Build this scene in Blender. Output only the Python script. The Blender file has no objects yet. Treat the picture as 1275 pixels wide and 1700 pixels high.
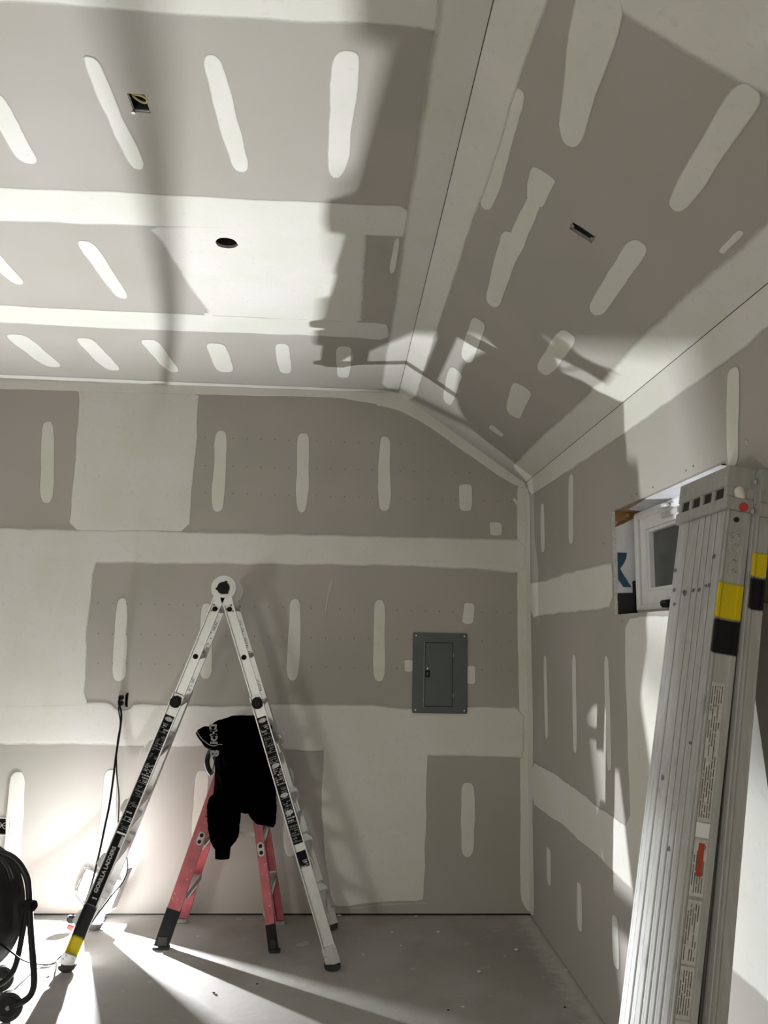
import bpy, bmesh, math, random
from mathutils import Vector, Matrix, noise
from mathutils.geometry import tessellate_polygon

# ------------------------------------------------------------------ camera, world, lights, exposure
SC = bpy.context.scene
COL = SC.collection
FPX, YAW, PITCH, ROLL, CAMZ = 1268.98, 0.0538, 0.1617, 0.0194, 1.8516
_cy, _sy, _cp, _sp = math.cos(YAW), math.sin(YAW), math.cos(PITCH), math.sin(PITCH)
_f = Vector((_sy*_cp, _cy*_cp, _sp)); _r = Vector((_cy, -_sy, 0)); _u = _r.cross(_f)
_cr, _sr = math.cos(ROLL), math.sin(ROLL)
CR = _cr*_r + _sr*_u; CU = _cr*_u - _sr*_r; CF = _f
cd = bpy.data.cameras.new('camera'); cam = bpy.data.objects.new('camera', cd); COL.objects.link(cam)
cd.sensor_fit = 'HORIZONTAL'; cd.sensor_width = 36; cd.lens = 36*FPX/1275; cd.clip_start = .05
cam.matrix_world = Matrix(((CR.x, CU.x, -CF.x, 0), (CR.y, CU.y, -CF.y, 0), (CR.z, CU.z, -CF.z, CAMZ), (0, 0, 0, 1)))
SC.camera = cam

w = bpy.data.worlds.new('night'); SC.world = w; w.use_nodes = True
w.node_tree.nodes['Background'].inputs[0].default_value = (.02, .022, .025, 1)
w.node_tree.nodes['Background'].inputs[1].default_value = .3

SC.view_settings.view_transform = 'Standard'; SC.view_settings.look = 'None'
SC.view_settings.gamma = 1; SC.view_settings.use_curve_mapping = False
SC.view_settings.exposure = 0.0

LED = Vector((-1.525, 5.420, 0.20)); LEDN = Vector((-.13, -.96, .17)).normalized()

def lamp(name, kind, loc, energy, color, size=.1, rot=None, target=None, **k):
    d = bpy.data.lights.new(name, kind); d.energy = energy; d.color = color
    if kind == 'AREA':
        d.size = size
    else:
        d.shadow_soft_size = size
    for a, v in k.items(): setattr(d, a, v)
    o = bpy.data.objects.new(name, d); COL.objects.link(o); o.location = loc
    if target is not None:
        o.rotation_euler = (Vector(target)-Vector(loc)).to_track_quat('-Z', 'Y').to_euler()
    return o
# work light on the floor behind the camera, to the left (throws the faint ladder shadows on the back wall)
lamp('floor_work_light', 'AREA', (-2.0, -.5, .9), 36, (1.0, .985, .90), .50, target=(.1, 5.5, 1.5))
# added unseen fill lamp: bounces soft frontal light off the wall behind the camera
lamp('bounce_fill_light', 'AREA', (-.4, -1.0, 1.3), 120, (1.0, .985, .90), .4, target=(-.4, -2.6, 1.3))

# ------------------------------------------------------------------ planes of the room
D, XR, XC, ZC, ZR = 5.5, 1.3415, .3885, 3.6584, 2.9957
XL = -4.6; XLC = XL+(XR-XC); YB = -2.6

class Plane:
    def __init__(s, O, U, V, N):
        s.O, s.U, s.V, s.N = Vector(O), Vector(U).normalized(), Vector(V).normalized(), Vector(N).normalized()
    def at(s, px, py):
        d = CF + CR*((px-637.5)/FPX) + CU*((850-py)/FPX)
        o = Vector((0, 0, CAMZ))
        t = (s.O-o).dot(s.N)/d.dot(s.N)
        p = o+d*t-s.O
        return Vector((p.dot(s.U), p.dot(s.V)))
    def w(s, uv, h=0.):
        return s.O+s.U*uv[0]+s.V*uv[1]+s.N*h
BACK = Plane((0, D, 0), (1, 0, 0), (0, 0, 1), (0, -1, 0))
RIGHT = Plane((XR, 0, 0), (0, 1, 0), (0, 0, 1), (-1, 0, 0))
CEIL = Plane((0, 0, ZC), (1, 0, 0), (0, 1, 0), (0, 0, -1))
_sl = Vector((XR-XC, 0, ZR-ZC)).normalized()
SLOPE = Plane((XC, 0, ZC), _sl, (0, 1, 0), _sl.cross(Vector((0, 1, 0))))
if SLOPE.N.z > 0: SLOPE.N = -SLOPE.N
FLOOR = Plane((0, 0, 0), (1, 0, 0), (0, 1, 0), (0, 0, 1))
def atY(px, py, y):
    q = Plane((0, y, 0), (1, 0, 0), (0, 0, 1), (0, -1, 0)).at(px, py); return Vector((q[0], y, q[1]))
def atX(px, py, x):
    q = Plane((x, 0, 0), (0, 1, 0), (0, 0, 1), (-1, 0, 0)).at(px, py); return Vector((x, q[0], q[1]))

# ------------------------------------------------------------------ materials
def nt(name):
    m = bpy.data.materials.new(name); m.use_nodes = True
    n = m.node_tree.nodes; l = m.node_tree.links
    return m, n, l, n['Principled BSDF']
def mixc(n, l, a, b, fac, blend='MIX'):
    x = n.new('ShaderNodeMix'); x.data_type = 'RGBA'; x.blend_type = blend
    for i, v in ((6, a), (7, b)):
        if isinstance(v, tuple): x.inputs[i].default_value = (*v, 1)
        else: l.new(v, x.inputs[i])
    if isinstance(fac, float): x.inputs[0].default_value = fac
    else: l.new(fac, x.inputs[0])
    return x.outputs[2]
def nz(n, l, scale, detail=3, rough=.55, vec=None, stretch=None, coord='Object'):
    v = n.new('ShaderNodeNewGeometry').outputs['Position'] if coord == 'World' else n.new('ShaderNodeTexCoord').outputs[coord]
    if stretch:
        mp = n.new('ShaderNodeMapping'); mp.inputs['Scale'].default_value = stretch; l.new(v, mp.inputs[0]); v = mp.outputs[0]
    t = n.new('ShaderNodeTexNoise'); t.inputs['Scale'].default_value = scale; t.inputs['Detail'].default_value = detail
    t.inputs['Roughness'].default_value = rough; l.new(v, t.inputs['Vector'])
    return t.outputs['Fac']
def ramp(n, l, fac, a, b):
    r = n.new('ShaderNodeMapRange'); l.new(fac, r.inputs[0]); r.inputs[1].default_value = a; r.inputs[2].default_value = b
    r.clamp = True; r.interpolation_type = 'SMOOTHSTEP'
    return r.outputs[0]
def bump(n, l, p, h, strength=.2, dist=.002):
    b = n.new('ShaderNodeBump'); b.inputs['Strength'].default_value = strength; b.inputs['Distance'].default_value = dist
    l.new(h, b.inputs['Height']); l.new(b.outputs[0], p.inputs['Normal'])
def simple(name, col, rough=.5, metal=0., var=.0, scale=20., bmp=0., coord='Object', stretch=None, spec=.5):
    m, n, l, p = nt(name)
    p.inputs['Roughness'].default_value = rough; p.inputs['Metallic'].default_value = metal
    p.inputs['Specular IOR Level'].default_value = spec
    f = nz(n, l, scale, coord=coord, stretch=stretch)
    dark = tuple(c*(1-var) for c in col); lite = tuple(min(1, c*(1+var)) for c in col)
    l.new(mixc(n, l, dark, lite, ramp(n, l, f, .3, .7)), p.inputs['Base Color'])
    if bmp: bump(n, l, p, f, bmp)
    return m
M = {}
def paper():
    m, n, l, p = nt('drywall_paper')
    big = nz(n, l, 1.1, 2, coord='World'); fine = nz(n, l, 90, 4, coord='World', stretch=(1, 1, .25))
    c = mixc(n, l, (.348, .330, .292), (.380, .355, .324), ramp(n, l, big, .35, .65))
    c = mixc(n, l, c, (.30, .28, .25), ramp(n, l, fine, .62, .95))
    l.new(c, p.inputs['Base Color']); p.inputs['Roughness'].default_value = .9; p.inputs['Specular IOR Level'].default_value = .15
    return m
M['paper'] = paper()
def feathered(name, c1, c2, rough=.8, scale=2.2, a0=.05, a1=.8, namp=.22):
    m, n, l, p = nt(name)
    big = nz(n, l, scale, 3, coord='World'); fine = nz(n, l, 35, 3, coord='World')
    c = mixc(n, l, c1, c2, ramp(n, l, big, .35, .65))
    c = mixc(n, l, c, tuple(x*.93 for x in c1), ramp(n, l, fine, .55, .8))
    l.new(c, p.inputs['Base Color']); p.inputs['Roughness'].default_value = rough; p.inputs['Specular IOR Level'].default_value = .2
    at = n.new('ShaderNodeAttribute'); at.attribute_name = 'thick'
    ad = n.new('ShaderNodeMath'); ad.operation = 'MULTIPLY_ADD'
    l.new(fine, ad.inputs[0]); ad.inputs[1].default_value = namp
    s = n.new('ShaderNodeMath'); s.operation = 'SUBTRACT'; l.new(at.outputs['Fac'], s.inputs[0]); s.inputs[1].default_value = namp*.5
    l.new(s.outputs[0], ad.inputs[2])
    l.new(ramp(n, l, ad.outputs[0], a0, a1), p.inputs['Alpha'])
    return m
M['mud'] = feathered('joint_compound', (.590, .588, .522), (.632, .612, .580))
M['smear'] = feathered('thin_compound', (.52, .51, .46), (.55, .53, .49), a0=.2, a1=1.4)
M['yellow_spray'] = feathered('yellow_spray', (.60, .47, .01), (.52, .40, .01), rough=.5)
M['black_spray'] = feathered('black_spray', (.008, .008, .009), (.012, .012, .012), rough=.5)
def alu(name, col, rough, var=.12, metal=.75, stretch=(1, 1, .08), scale=60.):
    m, n, l, p = nt(name)
    f = nz(n, l, scale, 4, stretch=stretch); g = nz(n, l, 9, 4)
    c = mixc(n, l, tuple(x*(1-var) for x in col), col, ramp(n, l, f, .3, .7))
    c = mixc(n, l, c, tuple(x*.62 for x in col), ramp(n, l, g, .60, .78))
    l.new(c, p.inputs['Base Color']); p.inputs['Metallic'].default_value = metal; p.inputs['Roughness'].default_value = rough
    bump(n, l, p, f, .08, .001)
    return m
M['alu'] = alu('ladder_aluminium', (.56, .56, .55), .42, .08, .6)
M['alu_dull'] = alu('dull_aluminium', (.40, .40, .38), .6, .16, .15)
M['alu_cap'] = alu('cast_aluminium', (.36, .36, .33), .55, .12, .3)
M['rung'] = alu('rung_aluminium', (.50, .50, .48), .5)
M['black'] = simple('black_plastic', (.006, .006, .006), .55, var=.3, spec=.18)
M['rubber'] = simple('black_rubber', (.02, .02, .018), .8, var=.3, bmp=.2)
M['label'] = simple('black_label', (.007, .007, .008), .6, var=.2, spec=.1)
M['print'] = simple('light_print', (.42, .43, .42), .6, var=.15, scale=200)
M['printdim'] = simple('grey_print', (.16, .165, .165), .6, var=.35, scale=250)
M['red'] = simple('red_fibreglass', (.40, .085, .095), .5, var=.18, scale=14, bmp=.1)
M['redknob'] = simple('red_knob', (.45, .05, .04), .5)
M['panel'] = simple('grey_green_enamel', (.062, .078, .076), .38, var=.08, scale=6)
M['cloth'] = simple('black_cloth', (.0006, .0006, .0007), 1., var=.4, scale=60, bmp=.3, spec=.0)
M['lining'] = simple('grey_lining', (.004, .004, .0045), .9, var=.3, scale=60)
M['white_print'] = simple('faded_white_print', (.25, .25, .25), .8, var=.25, scale=80)
M['vinyl'] = simple('white_vinyl', (.72, .73, .73), .4, var=.03)
M['wrap'] = simple('house_wrap', (.62, .62, .65), .7, var=.08, scale=12, bmp=.3)
M['blue'] = simple('dark_blue_print', (.015, .065, .115), .6, var=.15)
M['tape'] = simple('black_flashing_tape', (.008, .008, .01), .6)
M['gypsum'] = simple('gypsum_core', (.55, .54, .50), .9, var=.15, scale=80, bmp=.4)
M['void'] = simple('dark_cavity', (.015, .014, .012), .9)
M['steel'] = simple('galvanised_steel', (.30, .30, .29), .45, metal=.7, var=.2, scale=40)
M['darksteel'] = simple('box_interior', (.05, .052, .055), .5, metal=.3, var=.3, scale=40)
M['chrome'] = simple('chrome', (.7, .7, .7), .2, metal=1.)
M['cordm'] = simple('black_cord_sheath', (.008, .008, .008), .8, spec=.1)
M['cable'] = simple('yellow_cable_sheath', (.42, .36, .14), .5)
M['wire'] = simple('light_wire', (.4, .4, .38), .5)
M['sticker'] = simple('white_sticker', (.50, .48, .45), .6, var=.12, scale=40)
M['stickerp'] = simple('worn_print', (.10, .10, .095), .7, var=.4, scale=150)
M['warn'] = simple('red_warning_print', (.35, .05, .02), .6)
M['fan'] = simple('fan_black_enamel', (.010, .010, .010), .4, var=.2, spec=.35)
M['caul'] = simple('white_paint_blob', (.62, .60, .55), .7, var=.1, bmp=.3)
def osb():
    m, n, l, p = nt('strand_board')
    v = n.new('ShaderNodeTexVoronoi'); v.inputs['Scale'].default_value = 38
    tc = n.new('ShaderNodeTexCoord'); mp = n.new('ShaderNodeMapping'); mp.inputs['Scale'].default_value = (1, .45, 1); mp.inputs['Rotation'].default_value = (.3, .5, .6)
    l.new(tc.outputs['Object'], mp.inputs[0]); l.new(mp.outputs[0], v.inputs['Vector'])
    s = n.new('ShaderNodeSeparateColor'); l.new(v.outputs['Color'], s.inputs[0])
    c = mixc(n, l, (.16, .075, .03), (.46, .28, .12), s.outputs[0])
    l.new(c, p.inputs['Base Color']); p.inputs['Roughness'].default_value = .8
    bump(n, l, p, s.outputs[0], .4)
    return m
M['osb'] = osb()
def wood():
    m, n, l, p = nt('framing_lumber')
    f = nz(n, l, 30, 4, stretch=(12, .35, 3))
    l.new(mixc(n, l, (.24, .13, .055), (.50, .34, .18), ramp(n, l, f, .35, .65)), p.inputs['Base Color']); p.inputs['Roughness'].default_value = .8
    return m
M['wood'] = wood()
def concrete():
    m, n, l, p = nt('concrete_floor')
    a = nz(n, l, 1.6, 5, .6, coord='World'); b = nz(n, l, 14, 5, .6, coord='World'); c3 = nz(n, l, 120, 3, coord='World')
    c = mixc(n, l, (.285, .268, .245), (.355, .335, .315), ramp(n, l, a, .35, .65))
    c = mixc(n, l, c, (.43, .42, .39), ramp(n, l, b, .60, .80))
    c = mixc(n, l, c, (.22, .21, .19), ramp(n, l, c3, .66, .80))
    # plaster dust along the right wall
    g = n.new('ShaderNodeNewGeometry'); s = n.new('ShaderNodeSeparateXYZ'); l.new(g.outputs['Position'], s.inputs[0])
    dm = n.new('ShaderNodeMath'); dm.operation = 'MULTIPLY_ADD'; l.new(b, dm.inputs[0]); dm.inputs[1].default_value = .25; l.new(s.outputs[0], dm.inputs[2])
    c = mixc(n, l, c, (.50, .49, .45), ramp(n, l, dm.outputs[0], 1.30, 1.46))
    l.new(c, p.inputs['Base Color']); p.inputs['Roughness'].default_value = .75; p.inputs['Specular IOR Level'].default_value = .3
    bump(n, l, p, b, .25, .004)
    return m
M['concrete'] = concrete()
def glass():
    m, n, l, p = nt('dark_window_glass')
    f = nz(n, l, 3, 2)
    l.new(mixc(n, l, (.050, .055, .053), (.085, .09, .086), ramp(n, l, f, .3, .7)), p.inputs['Base Color'])
    p.inputs['Roughness'].default_value = .25
    return m
M['glass'] = glass()
def emis(name, col, s):
    m, n, l, p = nt(name)
    p.inputs['Base Color'].default_value = (.8, .8, .8, 1); p.inputs['Emission Color'].default_value = (*col, 1); p.inputs['Emission Strength'].default_value = s
    return m
M['led'] = emis('lit_led_lens', (.88, .94, 1), 6.)

# ------------------------------------------------------------------ object helpers
def tag(o, label=None, cat=None, group=None, kind=None):
    if label: o['label'] = label
    if cat: o['category'] = cat
    if group: o['group'] = group
    if kind: o['kind'] = kind
    return o
def link(name, bm, mat, parent=None, smooth=False, mats=None):
    me = bpy.data.meshes.new(name); bmesh.ops.recalc_face_normals(bm, faces=bm.faces) if not getattr(bm, 'keepn', False) else None
    bm.to_mesh(me); bm.free()
    for mm in (mats or [mat]): me.materials.append(mm)
    if smooth:
        for f in me.polygons: f.use_smooth = True
    o = bpy.data.objects.new(name, me); COL.objects.link(o)
    if parent:
        o.parent = parent
        pl = parent_world(parent); o.matrix_parent_inverse = Matrix.Translation(-pl)
    return o
def parent_world(p):
    # meshes are built in world coordinates; only a thing's Empty sits away from the origin
    return Vector((0, 0, 0)) if p.parent else Vector(p.location)
def empty(name, loc, label, cat, group=None):
    o = bpy.data.objects.new(name, None); COL.objects.link(o); o.location = loc; o.empty_display_size = .1
    return tag(o, label, cat, group)
BM = bmesh.new
def addpts(bm, pts): return [bm.verts.new(p) for p in pts]
def box(bm, c, s, X=(1, 0, 0), Y=(0, 1, 0), Z=(0, 0, 1), bev=0.):
    X, Y, Z, c = Vector(X).normalized(), Vector(Y).normalized(), Vector(Z).normalized(), Vector(c)
    v = []
    for i in (-1, 1):
        for j in (-1, 1):
            for k in (-1, 1): v.append(bm.verts.new(c+X*i*s[0]/2+Y*j*s[1]/2+Z*k*s[2]/2))
    fs = [bm.faces.new([v[a] for a in q]) for q in ((0, 1, 3, 2), (4, 6, 7, 5), (0, 4, 5, 1), (2, 3, 7, 6), (0, 2, 6, 4), (1, 5, 7, 3))]
    if bev: bmesh.ops.bevel(bm, geom=list({e for f in fs for e in f.edges}), offset=bev, segments=2, affect='EDGES')
def bx(bm, a, b, bev=0.):
    a, b = Vector(a), Vector(b); d = b-a
    box(bm, (a+b)/2, (abs(d.x), abs(d.y), abs(d.z)), bev=bev)
def extr(bm, prof, A, B, ax, ay, cap=True):
    A, B, ax, ay = Vector(A), Vector(B), Vector(ax), Vector(ay)
    r0 = addpts(bm, [A+ax*p[0]+ay*p[1] for p in prof]); r1 = addpts(bm, [B+ax*p[0]+ay*p[1] for p in prof])
    n = len(prof)
    for i in range(n): bm.faces.new((r0[i], r0[(i+1) % n], r1[(i+1) % n], r1[i]))
    if cap: bm.faces.new(r0[::-1]); bm.faces.new(r1)
    return r0, r1
def cyl(bm, A, B, r, r2=None, n=20, cap=True):
    A, B = Vector(A), Vector(B); d = (B-A).normalized()
    x = d.orthogonal().normalized(); y = d.cross(x); r2 = r if r2 is None else r2
    a = addpts(bm, [A+(x*math.cos(t)+y*math.sin(t))*r for t in [2*math.pi*i/n for i in range(n)]])
    b = addpts(bm, [B+(x*math.cos(t)+y*math.sin(t))*r2 for t in [2*math.pi*i/n for i in range(n)]])
    for i in range(n): bm.faces.new((a[i], a[(i+1) % n], b[(i+1) % n], b[i]))
    if cap: bm.faces.new(a[::-1]); bm.faces.new(b)
def smoothpath(pts, it=2):
    pts = [Vector(p) for p in pts]
    for _ in range(it):
        q = [pts[0]]
        for a, b in zip(pts, pts[1:]): q += [a*.75+b*.25, a*.25+b*.75]
        q.append(pts[-1]); pts = q
    return pts
def tube(bm, pts, r, n=8, closed=False):
    pts = [Vector(p) for p in pts]; m = len(pts); rings = []; x = None
    for i, p in enumerate(pts):
        if closed: d = (pts[(i+1) % m]-pts[i-1]).normalized()
        else: d = (pts[min(i+1, m-1)]-pts[max(i-1, 0)]).normalized()
        if x is None: x = d.orthogonal().normalized()
        x = (x-d*x.dot(d)).normalized(); y = d.cross(x)
        rr = r(i/(m-1)) if callable(r) else r
        rings.append(addpts(bm, [p+(x*math.cos(2*math.pi*k/n)+y*math.sin(2*math.pi*k/n))*rr for k in range(n)]))
    for i in range(m if closed else m-1):
        a, b = rings[i], rings[(i+1) % m]
        for k in range(n): bm.faces.new((a[k], a[(k+1) % n], b[(k+1) % n], b[k]))
    if not closed: bm.faces.new(rings[0][::-1]); bm.faces.new(rings[-1])
def ring(bm, c, ax, R, r, n=48, k=6):
    ax = Vector(ax).normalized(); x = ax.orthogonal().normalized(); y = ax.cross(x); c = Vector(c)
    tube(bm, [c+(x*math.cos(t)+y*math.sin(t))*R for t in [2*math.pi*i/n for i in range(n)]], r, k, True)
def text(name, body, size, origin, ax, ay, mat, parent, extrude=.0006, align='CENTER', spacing=1.0, bold=.0):
    c = bpy.data.curves.new('t', 'FONT'); c.body = body; c.size = size; c.extrude = extrude; c.align_x = align; c.align_y = 'CENTER'
    c.space_character = spacing; c.offset = bold; c.resolution_u = 3
    o = bpy.data.objects.new('t', c); COL.objects.link(o)
    dg = bpy.context.evaluated_depsgraph_get(); me = bpy.data.meshes.new_from_object(o.evaluated_get(dg))
    bpy.data.objects.remove(o)
    ax, ay = Vector(ax).normalized(), Vector(ay).normalized(); az = ax.cross(ay); O = Vector(origin)
    for v in me.vertices: v.co = O+ax*v.co.x+ay*v.co.y+az*v.co.z
    me.materials.clear(); me.materials.append(mat)
    q = bpy.data.objects.new(name, me); COL.objects.link(q)
    q.parent = parent; q.matrix_parent_inverse = Matrix.Translation(-parent_world(parent))
    return q

def sheet(name, plane, outer, holes, mat, thick=.013, parent=None):
    bm = BM(); edges = []
    for loop in [outer]+holes:
        v = [bm.verts.new(plane.w(q)) for q in loop]
        edges += [bm.edges.new((v[i], v[(i+1) % len(v)])) for i in range(len(v))]
    bmesh.ops.triangle_fill(bm, edges=edges, use_beauty=True, use_dissolve=False, normal=plane.N)
    g = bmesh.ops.extrude_face_region(bm, geom=bm.faces[:])
    for v in g['geom']:
        if isinstance(v, bmesh.types.BMVert): v.co -= plane.N*thick
    return link(name, bm, mat, parent)

random.seed(5)
def area2(p): return sum(p[i][0]*p[(i+1) % len(p)][1]-p[(i+1) % len(p)][0]*p[i][1] for i in range(len(p)))
LAYER = [0]
def patch_uv(plane, uv, parent, name='compound_patch', jit=.004, feather=.02, h=.0012, mat=None, step=.05, rounds=1, holes=()):
    """thin slab of joint compound lying on a wall: flush ragged rim, full thickness inside"""
    uv = [Vector(q) for q in uv]
    if area2(uv) < 0: uv.reverse()
    for _ in range(rounds):
        q = []
        for i in range(len(uv)):
            a, b = uv[i], uv[(i+1) % len(uv)]; k = min(.25, .06/max(1e-6, (b-a).length)) if rounds == 1 else .25
            q += [a.lerp(b, k), a.lerp(b, 1-k)]
        uv = q
    d = []
    for i in range(len(uv)):
        a, b = uv[i], uv[(i+1) % len(uv)]; n = max(1, int((b-a).length/step))
        d += [a.lerp(b, k/n) for k in range(n)]
    uv = d; n = len(uv); sd = random.random()*100
    nr = []
    for i in range(n):
        t = (uv[(i+1) % n]-uv[i-1]); t = t.normalized() if t.length else Vector((1, 0)); nr.append(Vector((-t.y, t.x)))
    uv = [p+nr[i]*(noise.noise(Vector((p.x*7, p.y*7, sd)))*jit*2.0+noise.noise(Vector((p.x*30, p.y*30, sd)))*jit*.7) for i, p in enumerate(uv)]
    LAYER[0] = (LAYER[0]+1) % 8; base = .0003+.00022*LAYER[0]
    bm = BM(); lay = bm.verts.layers.float.new('thick')
    rings = []
    for k, (f, z, a) in enumerate(((0, 0, 0.), (.45, .6, .5), (1, 1, 1.))):
        r = []
        for i, p in enumerate(uv):
            v = bm.verts.new(plane.w(p+nr[i]*feather*f, base+h*z)); v[lay] = a; r.append(v)
        rings.append(r)
    for a, b in zip(rings, rings[1:]):
        for i in range(n): bm.faces.new((a[i], a[(i+1) % n], b[(i+1) % n], b[i]))
    allv = list(rings[-1]); loops = [[Vector((*(p+nr[i]*feather), 0)) for i, p in enumerate(uv)]]
    for hl in holes:
        loops.append([Vector((*q, 0)) for q in hl])
        for q in hl:
            v = bm.verts.new(plane.w(q, base+h)); v[lay] = 1.; allv.append(v)
    for t in tessellate_polygon(loops):
        try: bm.faces.new([allv[i] for i in t])
        except ValueError: pass
    return link(name, bm, mat or M['mud'], parent)
def patch(plane, px, parent, **k): return patch_uv(plane, [plane.at(*q) for q in px], parent, **k)
def strip(plane, a, b, wa, parent, wb=None, name='compound_strip', **k):
    """vertical or slanted screw strip; a, b ends and width read on the photo, turned into metres on the plane"""
    wb = wa if wb is None else wb
    A, B = plane.at(*a), plane.at(*b)
    t = (B-A).normalized(); nn = Vector((-t.y, t.x))
    def half(c, wpx):
        q = (plane.at(c[0]+wpx/2, c[1])-plane.at(c[0]-wpx/2, c[1])); return abs(q.dot(nn))/2
    ha, hb = half(a, wa), half(b, wb); L = (B-A).length
    sk = random.uniform(-.3, .3)
    prof = [(0, -.45+sk*.3), (.0, .45+sk*.3), (.05, .85), (.14, 1.), (.5, 1.04+sk*.1), (.86, .98), (.96, .75), (1., .3), (1., -.35), (.95, -.8), (.84, -1.), (.5, -.98+sk*.1), (.12, -1.), (.04, -.85)]
    uv = [A+t*(L*s)+nn*(v*(ha+(hb-ha)*s)) for s, v in prof]
    return patch_uv(plane, uv, parent, name=name, jit=.0035, feather=min(.012, min(ha, hb)*.45), step=.035, **k)

# ------------------------------------------------------------------ room shell
def rect(plane, a, b, c, d): return [plane.at(*q) for q in (a, b, c, d)]
bm = BM(); bx(bm, (XL-.3, YB-.3, -.1), (XR+.5, D+.3, 0)); floor = link('floor', bm, M['concrete']); tag(floor, kind='structure')
GAP = .014
# back wall with box cut-outs
out_c = BACK.at(205, 1162); sw_c = BACK.at(2, 1372)
def rhole(c, w, h, j=.002):
    return [Vector((c[0]+x*w/2+random.uniform(-j, j), c[1]+z*h/2+random.uniform(-j, j))) for x, z in ((-1, -1), (0, -1), (1, -1), (1, 0), (1, 1), (0, 1), (-1, 1), (-1, 0))]
wall_back = sheet('wall_back', BACK, [(XL, GAP), (XR, GAP), (XR, ZR), (XC, ZC), (XLC, ZC), (XL, ZR)],
                  [rhole(out_c, .062, .098), rhole(sw_c, .105, .10)], M['paper'])
tag(wall_back, kind='structure')
WY0, WY1, WZ0, WZ1 = 2.56, 3.70, 1.98, 2.49
wall_right = sheet('wall_right', RIGHT, [(YB, GAP), (D, GAP), (D, ZR), (YB, ZR)],
                   [[(WY0, WZ0), (WY1, WZ0), (WY1, WZ1), (WY0, WZ1)]], M['paper'])
tag(wall_right, kind='structure')
LEFT = Plane((XL, 0, 0), (0, 1, 0), (0, 0, 1), (1, 0, 0)); REAR = Plane((0, YB, 0), (1, 0, 0), (0, 0, 1), (0, 1, 0))
tag(sheet('wall_left', LEFT, [(YB, GAP), (D, GAP), (D, ZR), (YB, ZR)], [], M['paper']), kind='structure')
tag(sheet('wall_rear', REAR, [(XL, GAP), (XR, GAP), (XR, ZR), (XC, ZC), (XLC, ZC), (XL, ZR)], [], M['paper']), kind='structure')
bc = CEIL.at(230, 172); rc = CEIL.at(376, 403)
cir = [Vector((rc[0]+math.cos(t)*.052*(1+random.uniform(-.08, .08)), rc[1]+math.sin(t)*.05)) for t in [2*math.pi*i/20 for i in range(20)]]
bh = [CEIL.at(*q) for q in ((211, 155), (240, 157), (251, 188), (222, 186))]
ceiling = sheet('ceiling', CEIL, [(XLC, YB), (XC, YB), (XC, D), (XLC, D)], [bh, cir], M['paper']); tag(ceiling, kind='structure')
sh = [SLOPE.at(*q) for q in ((951, 367), (989, 392), (982, 404), (945, 380))]
SL = (Vector((XR, 0, ZR))-Vector((XC, 0, ZC))).length
slope_right = sheet('ceiling_slope', SLOPE, [(0, YB), (SL, YB), (SL, D), (0, D)], [sh], M['paper']); tag(slope_right, kind='structure')
_sl2 = Vector((XL-XLC, 0, ZR-ZC)).normalized()
S2 = Plane((XLC, 0, ZC), _sl2, (0, 1, 0), (.57, 0, -.82)); S2.N = _sl2.cross(Vector((0, 1, 0))); S2.N = -S2.N if S2.N.z > 0 else S2.N
tag(sheet('ceiling_slope', S2, [(0, YB), (SL, YB), (SL, D), (0, D)], [], M['paper']), kind='structure')
# near-black backing strips: shade of the gap under the boards put into their colour
bm = BM(); bx(bm, (XL, D+.014, 0), (XR+.02, D+.06, .06)); tag(link('gap_shade_1', bm, M['void']), kind='structure')
bm = BM(); bx(bm, (XR+.014, YB, 0), (XR+.06, D+.05, .06)); tag(link('gap_shade_2', bm, M['void']), kind='structure')

bm = BM(); tube(bm, [(XC-.0005, YB, ZC-.0026), (XC-.0005, D, ZC-.0026)], .0016, 6); tag(link('trim_3', bm, M['void']), kind='structure')
bm = BM(); tube(bm, [(XR-.0026, YB, ZR-.001), (XR-.0026, D, ZR-.001)], .0016, 6); tag(link('trim_4', bm, M['void']), kind='structure')

# ---- joint compound on the back wall
B = wall_back
def bp(px, **k): return patch(BACK, px, B, **k)
bp([(120, 640), (333, 652), (331, 664), (327, 740), (322, 800), (316, 884), (112, 882), (120, 800), (131, 653)], name='joint_tape', feather=.02)
bp([(-500, 868), (0, 873), (115, 876), (228, 876), (314, 880), (640, 887), (800, 891), (876, 893), (876, 956), (800, 950), (640, 943), (400, 940), (158, 938), (-500, 932)], name='joint_tape', feather=.04)
bp([(-500, 915), (170, 925), (158, 940), (153, 1000), (146, 1060), (143, 1163), (170, 1190), (170, 1225), (-500, 1228)], name='joint_tape', feather=.03)
bp([(-500, 1180), (150, 1163), (185, 1164), (194, 1177), (214, 1177), (222, 1165), (340, 1170), (480, 1166), (600, 1167), (700, 1176), (780, 1170), (872, 1174), (872, 1262), (858, 1260), (710, 1257), (540, 1250), (350, 1243), (215, 1242), (120, 1237), (0, 1239), (-500, 1236)], name='joint_tape', feather=.03)
bp([(532, 1225), (712, 1232), (710, 1258), (708, 1380), (705, 1480), (702, 1498), (660, 1497), (610, 1500), (566, 1508), (550, 1503), (540, 1440), (531, 1330), (537, 1250)], name='joint_tape', feather=.012)
bp([(-500, 598), (0, 626), (330, 640), (660, 652), (661, 676), (600, 668), (560, 661), (330, 656), (130, 650), (0, 647), (-500, 625)], name='joint_tape', feather=.008, jit=.002)
bp([(650, 645), (664, 646), (774, 718), (875, 788), (880, 812), (858, 809), (835, 795), (769, 750), (735, 726), (698, 701), (656, 679), (615, 672)], name='joint_tape', feather=.008, jit=.003)
bp([(858, 800), (874, 796), (878, 810), (889, 1516), (878, 1516), (866, 1500), (863, 1474), (863, 1300), (861, 1180), (858, 960), (858, 870)], name='joint_tape', feather=.006, jit=.003)
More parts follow.
